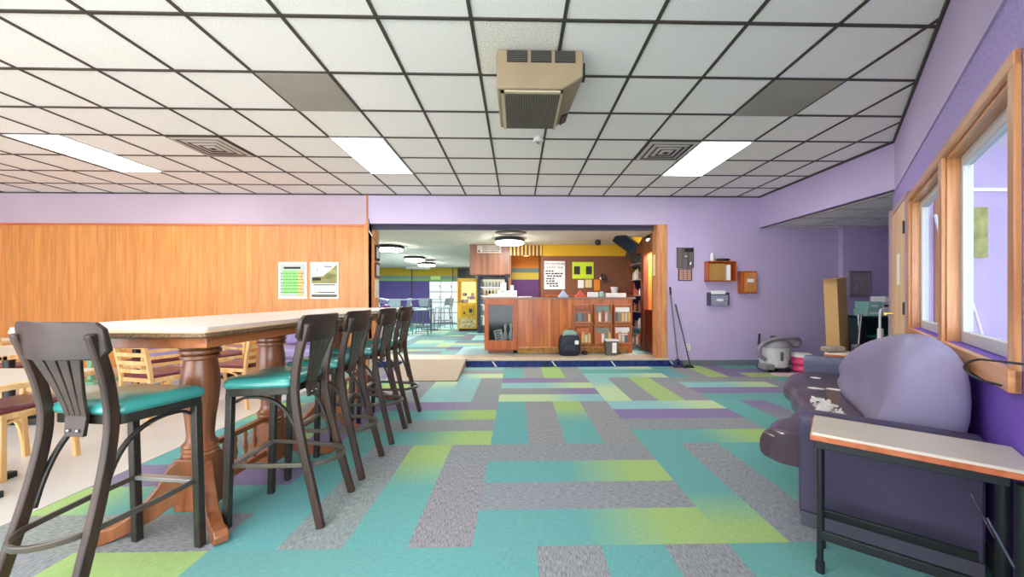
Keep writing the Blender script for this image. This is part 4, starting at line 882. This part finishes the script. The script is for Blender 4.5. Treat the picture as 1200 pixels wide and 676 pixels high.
# lockers
LK = mat('white_locker', (214, 220, 226), .4)
t = thing('locker_bank', 'white locker bank against the far purple wall', 'lockers', (-3.0, 15.3, PZ), 0)
MB().bx(-.55, 1.25, -.2, .24, 0, 1.74).build('carcass', mat('locker_grey', (120, 126, 136), .5), t)
for i in range(4):
    for j in range(4):
        d = MB().bx(-.53+i*.45, -.1+i*.45, -.22, -.2, .06+j*.42, .45+j*.42).build('locker_door', LK, t, bevel=.003); MB().bx(-.14+i*.45, -.115+i*.45, -.235, -.22, .22+j*.42, .3+j*.42).build('latch', INK, d)
t = thing('dark_cabinet', 'dark overhead cabinet on the far wall above the lockers', 'cabinet', (-2.2, 15.5, 2.0), 0); MB().bx(-.25, .45, -.15, .09, 0, .42).build('case', mat('dark_green_black', (40, 46, 42), .6), t)
MB().bx(-.2, .1, -.17, -.15, .05, .35).build('dial_face', INK, t)
b = MB(); b.bx(-4.35, -3.4, 14.6, 14.64, 2.32, 2.43); tag(b.build('hanging_sign', GPL), 'long pale sign hanging below the far ceiling', 'sign')
b = MB(); b.bx(-3.6, -3.2, 15.56, 15.6, 1.95, 2.1); tag(b.build('exit_light', mat('pale_green_sign', (180, 230, 130), .5)), 'small pale green sign on the far striped wall', 'sign')
BG = mat('pale_blue_table', (176, 196, 206), .3); BC = mat('blue_grey_chair', (150, 170, 182), .4); CH2 = mat('grey_steel', (104, 120, 130), .35, .6)
def pub_table(label):
    t = thing('pub_table', label, 'table', (0, 0, 0), 0, 'pub tables in the back room')
    MB().lathe([(.36, 1.0), (.38, 1.01), (.38, 1.03)], seg=24).build('tabletop', BG, t); MB().lathe([(.03, .03), (.03, 1.0)], seg=10).build('column', CH2, t); MB().lathe([(.25, 0), (.24, .02), (.05, .04)], seg=18).build('base', CH2, t); return t
def pub_chair(label):
    t = thing('pub_chair', label, 'chair', (0, 0, 0), 0, 'tall chairs in the back room')
    MB().bx(-.2, .2, -.2, .2, .70, .74).build('seat', BC, t, bevel=.015)
    b = MB(); b.loft([[(-.19, -.2, .80), (.19, -.2, .80), (.19, -.185, .80), (-.19, -.185, .80)], [(-.2, -.26, 1.05), (.2, -.26, 1.05), (.2, -.245, 1.05), (-.2, -.245, 1.05)]]); b.build('backrest', BC, t, bevel=.006)
    for sx in (-1, 1):
        for sy in (-1, 1): MB().tube([(sx*.2, sy*.22, 0), (sx*.17, sy*.17, .7)], .012, 6, (1, 0, 0)).build('leg', CH2, t)
        MB().tube([(sx*.17, -.18, .7), (sx*.18, -.215, .85)], .01, 6, (1, 0, 0)).build('back_post', CH2, t)
    MB().tube([(-.19, -.2, .25), (.19, -.2, .25), (.19, .2, .25), (-.19, .2, .25)], .01, 6, (0, 0, 1), closed=True).build('foot_rail', CH2, t); return t
pt = pub_table('tall round table nearest the opening in the back room'); pt.location = (-3.35, 10.8, PZ)
for k, (x, y_) in enumerate([(-4.1, 11.8), (-2.9, 12.6), (-4.3, 9.9), (-3.4, 13.6)]): dup(pt, (x, y_, PZ), 0, ['tall round table second in the back room, farther left', 'tall round table near the lockers', 'tall round table at the left edge of the opening', 'farthest tall round table before the lockers'][k])
pc = pub_chair('tall grey chair facing the nearest pub table from the right'); pc.location = (-2.78, 10.9, PZ); pc.rotation_euler = (0, 0, PI/2)
for x, y_, a, l in [(-3.3, 10.2, 0, 'tall grey chair with its back to the camera at the nearest pub table'), (-3.85, 10.9, -PI/2, 'tall grey chair on the left of the nearest pub table'), (-3.6, 11.7, PI/2, 'tall grey chair right of the second pub table'), (-2.4, 12.5, PI/2, 'tall grey chair right of the locker side table'), (-2.9, 12.0, 0, 'tall grey chair in front of the locker side table'), (-2.7, 13.5, 1.2, 'tall grey chair farthest right before the lockers'), (-3.4, 12.6, -PI/2, 'tall grey chair left of the locker side table'), (-3.9, 9.5, 2.5, 'tall grey chair at the left edge of the opening'), (-4.0, 13.2, 2.0, 'tall grey chair at far left before the purple wall')]: dup(pc, (x, y_, PZ), a, l)
# bowling ball rack with ball, and white seats
t = thing('ball_return', 'white ball return console just past the left side of the opening', 'ball return', (-3.2, 8.6, PZ), 0)
MB().loft([[(-.35, -.3, 0), (.35, -.3, 0), (.35, .3, 0), (-.35, .3, 0)], [(-.25, -.2, .4), (.25, -.2, .4), (.25, .2, .4), (-.25, .2, .4)], [(-.42, -.34, .62), (.42, -.34, .62), (.42, .34, .62), (-.42, .34, .62)], [(-.42, -.34, .72), (.42, -.34, .72), (.42, .34, .72), (-.42, .34, .72)]]).build('console', mat('pale_console', (200, 208, 222), .35), t, bevel=.03)
MB().tube(smooth_path([(-.4, 0, .74), (-.3, 0, .95), (0, 0, 1.02), (.25, 0, .98)], 4), .06, 8, (0, 1, 0)).build('hood', mat('blue_hood', (150, 170, 214), .35), t)
for k, (x, y_, m_, l) in enumerate([(-2.95, 8.42, mat('purple_ball', (120, 60, 140), .12), 'purple bowling ball on the white ball return'), (-3.2, 8.42, mat('blue_ball', (60, 80, 150), .12), 'blue bowling ball on the white ball return'), (-3.45, 8.45, INK, 'black bowling ball on the white ball return')]):
    b = MB(); b.ball((x, y_, PZ+.72+.108), .108, 18); tag(b.build('bowling_ball', m_), l, 'bowling ball', 'balls on the ball return')

# ================================================================ ALCOVE THINGS
M_ = Matrix.Translation((4.84, 5.45, 0.005)) @ Matrix.Rotation(math.radians(28), 4, 'Z') @ Matrix.Rotation(math.radians(-5.5), 4, 'Y')
t = thing('cardboard_box', 'tall narrow cardboard carton leaning upright in the alcove', 'box', (4.7, 5.45, 0), 0)
b = MB(); b.rb(0, .3, 0, .17, 0.03, 1.50, M_); b.build('carton', CARD, t, w=True)
b = MB(); b.rb(-.09, .0, 0, .17, 1.485, 1.492, M_); b.rb(.30, .4, 0, .17, 1.49, 1.497, M_); b.build('flap', mat('cardboard_inside', (170, 130, 84), .8), t, w=True)
GS = mat('dark_green_cabinet', (30, 62, 58), .45)
t = thing('green_shelf_unit', 'dark green shelf unit behind the sofa in the alcove', 'shelf', (5.5, 5.75, 0), 0)
b = MB(); b.bx(5.22, 5.25, 5.5, 5.9, 0, .93).bx(5.77, 5.80, 5.5, 5.9, 0, .93).bx(5.22, 5.80, 5.87, 5.9, 0, .93).bx(5.22, 5.80, 5.5, 5.9, .91, .94).bx(5.25, 5.77, 5.52, 5.87, .05, .07); b.build('case', GS, t, w=True)
b = MB(); b.bx(5.25, 5.77, 5.5, 5.87, .62, .645); b.build('shelf_board', mat('green_shelf_edge', (40, 120, 96), .5), t, w=True)
MT = mat('mint_carton', (150, 206, 190), .6); 
for k, (x0, x1, z0, z1, m_, l) in enumerate([(5.33, 5.56, .94, 1.05, MT, 'mint carton lower left on the green shelf unit'), (5.58, 5.86, .94, 1.05, WHT, 'white carton lower right on the green shelf unit'), (5.35, 5.55, 1.052, 1.16, MT, 'mint and white carton upper left on the green shelf unit'), (5.56, 5.84, 1.052, 1.15, mat('grey_carton', (190, 200, 204), .6), 'grey carton in the middle layer at right on the green shelf unit'), (5.6, 5.82, 1.152, 1.24, WHT, 'topmost white carton on the green shelf unit')]):
    t = thing('small_carton', l, 'box', ((x0+x1)/2, 5.65, z0), 0, 'cartons on the green shelf unit'); MB().bx(x0, x1, 5.54, 5.78, z0, z1).build('body', m_, t, w=True, bevel=.003); MB().bx(x0+.03, x1-.06, 5.536, 5.54, z0+.03, z0+.06).build('print', INK if k % 2 else PAP, t, w=True)
t = thing('folded_chair', 'dark folding chair with chrome edge leaning left of the green shelf', 'chair', (5.1, 5.4, 0), 0)
b = MB(); b.tube([(4.90, 5.3, 0), (5.10, 5.4, .98)], .014, 8).tube([(5.10, 5.45, .98), (5.16, 5.47, 0.0)], .014, 8); b.build('frame', CHROME, t, w=True)
b = MB(); b.loft([[(4.93, 5.33, .1), (5.18, 5.37, .1), (5.18, 5.4, .1), (4.93, 5.35, .1)], [(5.10, 5.4, .92), (5.17, 5.42, .92), (5.17, 5.44, .92), (5.10, 5.42, .92)]]); b.build('seat_panel', BLK, t, w=True)
t = thing('walker_frame', 'white bent tube frame standing beside the door edge', 'frame', (5.2, 4.9, 0), 0)
pts = smooth_path([(4.99, 5.0, 0), (4.985, 5.0, .6), (4.985, 5.0, 1.0), (5.02, 5.0, 1.06), (5.09, 5.0, 1.06), (5.12, 5.0, 1.0), (5.12, 5.0, .6), (5.13, 5.0, 0)], 4)
MB().tube(pts, .014, 8, (0, 1, 0)).build('tube', WHT, t, w=True); MB().bx(4.965, 5.01, 4.97, 5.03, .55, .8).build('grip', WHT, t, w=True, bevel=.01)
# vacuum
VG = mat('vacuum_grey', (206, 208, 208), .45, noise=8, amt=.15); VD = mat('hose_grey', (104, 100, 110), .5)
t = thing('shop_vacuum', 'grey wet and dry vacuum with hose coiled on top, on the carpet', 'vacuum', (4.28, 6.12, 0), 0)
MB().lathe([(.17, .07), (.2, .09), (.215, .2), (.225, .38), (.23, .40)], seg=24).build('drum', VG, t)
MB().lathe([(.235, .40), (.235, .43), (.2, .49), (.12, .53), (.04, .54)], seg=24).build('motor_head', mat('vacuum_lid', (150, 148, 154), .45), t)
for k in range(4):
    a = PI/4+k*PI/2; MB().ball((.2*math.cos(a), .2*math.sin(a), .045), .045, 10).build('caster', BLK, t)
b = MB(); b.bx(-.30, -.12, -.22, -.04, .05, .14); b.build('tool_caddy', mat('caddy', (128, 132, 136), .5), t, bevel=.02)
hp = smooth_path([(-.2, -.1, .2), (-.3, -.1, .28), (-.3, -.12, .42), (-.18, -.14, .52), (.0, -.16, .56), (.25, -.12, .56), (.42, -.02, .52), (.46, .04, .44), (.4, .06, .40), (.2, .02, .5)], 5)
MB().tube(hp, .032, 10).build('hose', mat('hose_light', (136, 132, 142), .5), t)
b = MB(); b.bx(-.04, -.0, -.24, -.225, .2, .34); b.build('side_clip', VD, t); MB().tube([(-.26, -.02, .44), (-.25, -.02, .62)], .016, 8, (1, 0, 0)).build('wand', BLK, t); MB().bx(-.04, .06, -.03, .03, .53, .58).build('switch_knob', BLK, t, bevel=.01)
t = thing('cleaning_tub', 'bright pink and white tub on the floor right of the vacuum', 'tub', (4.68, 6.02, 0), 0)
MB().loft([[(r_*math.cos(k*PI/8), r_*math.sin(k*PI/8), z) for k in range(16)] for r_, z in ((.12, 0), (.15, .04), (.12, .10), (.15, .15), (.13, .2), (.14, .25))]).build('bag', mat('pink_plastic', (232, 70, 130), .5, noise=10, amt=.25), t)
MB().lathe([(.14, .25), (.145, .3), (.12, .31)], seg=16).build('lid', PAP, t)
b = MB(); b.bx(4.05, 4.5, 5.68, 5.86, .0, .02); tag(b.build('flat_board', mat('pale_pink_board', (222, 190, 200), .6)), 'thin pale board lying on the carpet in front of the vacuum', 'board')
# clutter on far side table (frame of the wall)
def on_far(name, m_, label, cat, s, t_, w_, d_, h, bev=.02):
    p = wpt(s, t_, .633); b = MB(); b.rb(-w_/2, w_/2, -d_/2, d_/2, 0, h, Matrix.Translation(p) @ Matrix.Rotation(.2, 4, 'Z')); return tag(b.build(name, m_, bevel=bev), label, cat)
on_far('crumpled_bag', mat('taupe_cloth', (150, 138, 128), .9, noise=12, amt=.3), 'taupe crumpled cloth on the far side table', 'cloth', .78, .56, .22, .12, .06)
on_far('small_jar', mat('dark_jar', (60, 58, 62), .4), 'dark jar on the far side table beside the carton', 'jar', .80, .36, .09, .09, .10)
on_far('white_cup', WHT, 'white cup on the far side table', 'cup', .72, .26, .06, .06, .08)

# ================================================================ DINING AREA (left)
def ladder_chair(label):
    t = thing('dining_chair', label, 'chair', (0, 0, 0), 0, 'pale wooden dining chairs')
    for s in (-1, 1):
        MB().bar(smooth_path([(s*.19, -.22, 0), (s*.19, -.2, .45), (s*.19, -.27, .86)], 4), .03, .035, (0, 1, 0)).build('rear_leg', PINE, t, bevel=.005)
        MB().bar([(s*.19, .2, 0), (s*.19, .2, .44)], .032, .032, (0, 1, 0)).build('front_leg', PINE, t, bevel=.004)
        MB().bar(smooth_path([(s*.19, .19, .38), (s*.19, .08, .41), (s*.19, -.08, .38), (s*.19, -.17, .27), (s*.19, -.2, .12)], 3), .016, .02, (1, 0, 0)).build('side_brace', PINE, t)
    for z in (.52, .60, .68, .76, .835):
        y_ = -.2-.07*(z-.45)/.41; rr = []
        for i in range(9):
            u = -1+i/4; rr.append([(u*.18, y_-.012*(1-u*u)-.007, z-.018), (u*.18, y_-.012*(1-u*u)+.007, z-.018), (u*.18, y_-.012*(1-u*u)+.007, z+.018), (u*.18, y_-.012*(1-u*u)-.007, z+.018)])
        MB().loft(rr).build('back_slat', PINE, t)
    MB().bx(-.205, .205, -.2, .215, .41, .45).build('seat_frame', PINEX, t, bevel=.004); MB().bx(-.195, .195, -.19, .21, .45, .49).build('seat_cushion', BURG, t, bevel=.018)
    return t
dc = ladder_chair('pale ladder-back chair with burgundy seat seen under the high table, left of first pedestal'); dc.location = (-3.62, 3.86, 0); dc.rotation_euler = (0, 0, -.25)
for x, y_, a, l in [(-3.12, 4.35, PI/2-.2, 'pale ladder-back chair between the two pedestals, facing left'), (-3.6, 2.74, PI, 'pale chair with burgundy seat at the left edge, behind the front stool'), (-3.95, 5.0, 2.8, 'pale dining chair farther back by the burgundy seats'), (-4.4, 4.6, 1.2, 'pale dining chair with its side to the middle dining table'), (-5.6, 4.2, -1.4, 'pale dining chair at the far left of the middle table')]: dup(dc, (x, y_, 0), a, l)
def dining_table(label, sx=.5, sy=.42, z=.72):
    t = thing('dining_table', label, 'table', (0, 0, 0), 0, 'low dining tables')
    MB().bx(-sx+.03, sx-.03, -sy+.03, sy-.03, z-.02, z+.002).build('tabletop', GTOP, t); b = MB(); b.bx(-sx, sx, -sy, -sy+.035, z-.035, z).bx(-sx, sx, sy-.035, sy, z-.035, z).bx(-sx, -sx+.035, -sy, sy, z-.035, z).bx(sx-.035, sx, -sy, sy, z-.035, z); b.build('wood_edge', PINEX, t, bevel=.004)
    MB().lathe([(.04, .04), (.04, z-.03)], seg=12).build('column', BLACK, t); b = MB(); b.bx(-.3, .3, -.03, .03, .0, .045).bx(-.03, .03, -.3, .3, 0, .0451); b.build('cross_base', BLACK, t, bevel=.008); return t
dt = dining_table('pale wood-edged table at the left edge behind the front stool'); dt.location = (-3.45, 2.33, 0)
for x, y_, l in [(-4.9, 3.7, 'wood-edged dining table in the middle of the dining floor'), (-4.9, 4.9, 'wood-edged dining table nearer the panelled wall'), (-6.4, 4.4, 'wood-edged dining table at the far left'), (-6.3, 2.7, 'wood-edged dining table left of the front stool')]: dup(dt, (x, y_, 0), 0, l)
gt = MB(); gt.bx(-6.9, -5.5, 5.2, 5.9, .74, .78).bx(-6.2, -6.14, 5.5, 5.56, .03, .74).bx(-6.4, -5.94, 5.35, 5.75, .004, .03); tag(gt.build('green_table', mat('mint_table', (150, 206, 170), .4), bevel=.01), 'long mint green table against the panelled wall at far left', 'table')
BTH = mat('lilac_booth_vinyl', (150, 138, 184), .45, noise=8, amt=.1, bump=.1)
def booth(label, wd, back):
    t = thing('booth_bench', label, 'bench', (0, 0, 0), 0, 'lilac booth benches')
    MB().bx(-wd/2, wd/2, -.25, .3, .06, .30).build('base', BTH, t, bevel=.02); MB().bx(-wd/2+.01, wd/2-.01, -.29, .25, .30, .45).build('seat', BTH, t, bevel=.04)
    if back: MB().bx(-wd/2, wd/2, .18, .32, .45, .80).build('backrest', BTH, t, bevel=.05)
    MB().bx(-wd/2+.02, wd/2-.02, -.2, .28, 0, .06).build('plinth', BLK, t); return t
b1 = booth('lilac booth bench with backrest seen between the middle stools', .75, True); b1.location = (-3.42, 5.95, 0)
b2 = booth('low lilac bench by the panelled wall, between the pedestals', 1.3, False); b2.location = (-5.05, 5.9, 0)
b = MB(); b.lathe([(.10, 0), (.13, .08), (.11, .2), (.06, .24)], (-2.95, 5.75, .004), 14); tag(b.build('duffel_bag', BP), 'small dark bag on the floor near the booth bench', 'bag')

for k in range(3):
    b = MB(); b.lathe([(.03, 0), (.035, .05), (.02, .1), (.015, .14)], (-5.0+.14*k, 4.9, .724), 10); tag(b.build('condiment_bottle', [INK, TR, INK][k]), ['dark condiment bottle leftmost on the rear dining table', 'red condiment bottle in the middle of the rear dining table', 'dark condiment bottle rightmost on the rear dining table'][k], 'bottle', 'condiments on the dining table')
# behind the windows
b = MB(); b.tube([(5.2, 4.05, 0), (4.92, 4.27, 2.2)], .015, 8); tag(b.build('white_pole', WHT), 'white pole leaning in the room behind the oak window', 'pole', 'poles behind the window')
b = MB(); b.tube([(5.4, 4.0, 0), (5.05, 4.27, 2.15)], .015, 8); tag(b.build('white_pole', WHT), 'second white pole leaning behind the oak window', 'pole', 'poles behind the window')
b = MB(); b.bx(4.98, 5.1, 4.28, 4.33, 0, 2.5); tag(b.build('wood_board', OAK), 'upright wooden board seen through the near oak window', 'board')
b = MB(); b.bx(5.25, 5.6, 4.30, 4.33, 1.7, 2.3); tag(b.build('yellow_poster', mat('lime_print', (150, 156, 92), .6, noise=6, amt=.5)), 'yellow green poster on the wall behind the near window', 'poster')
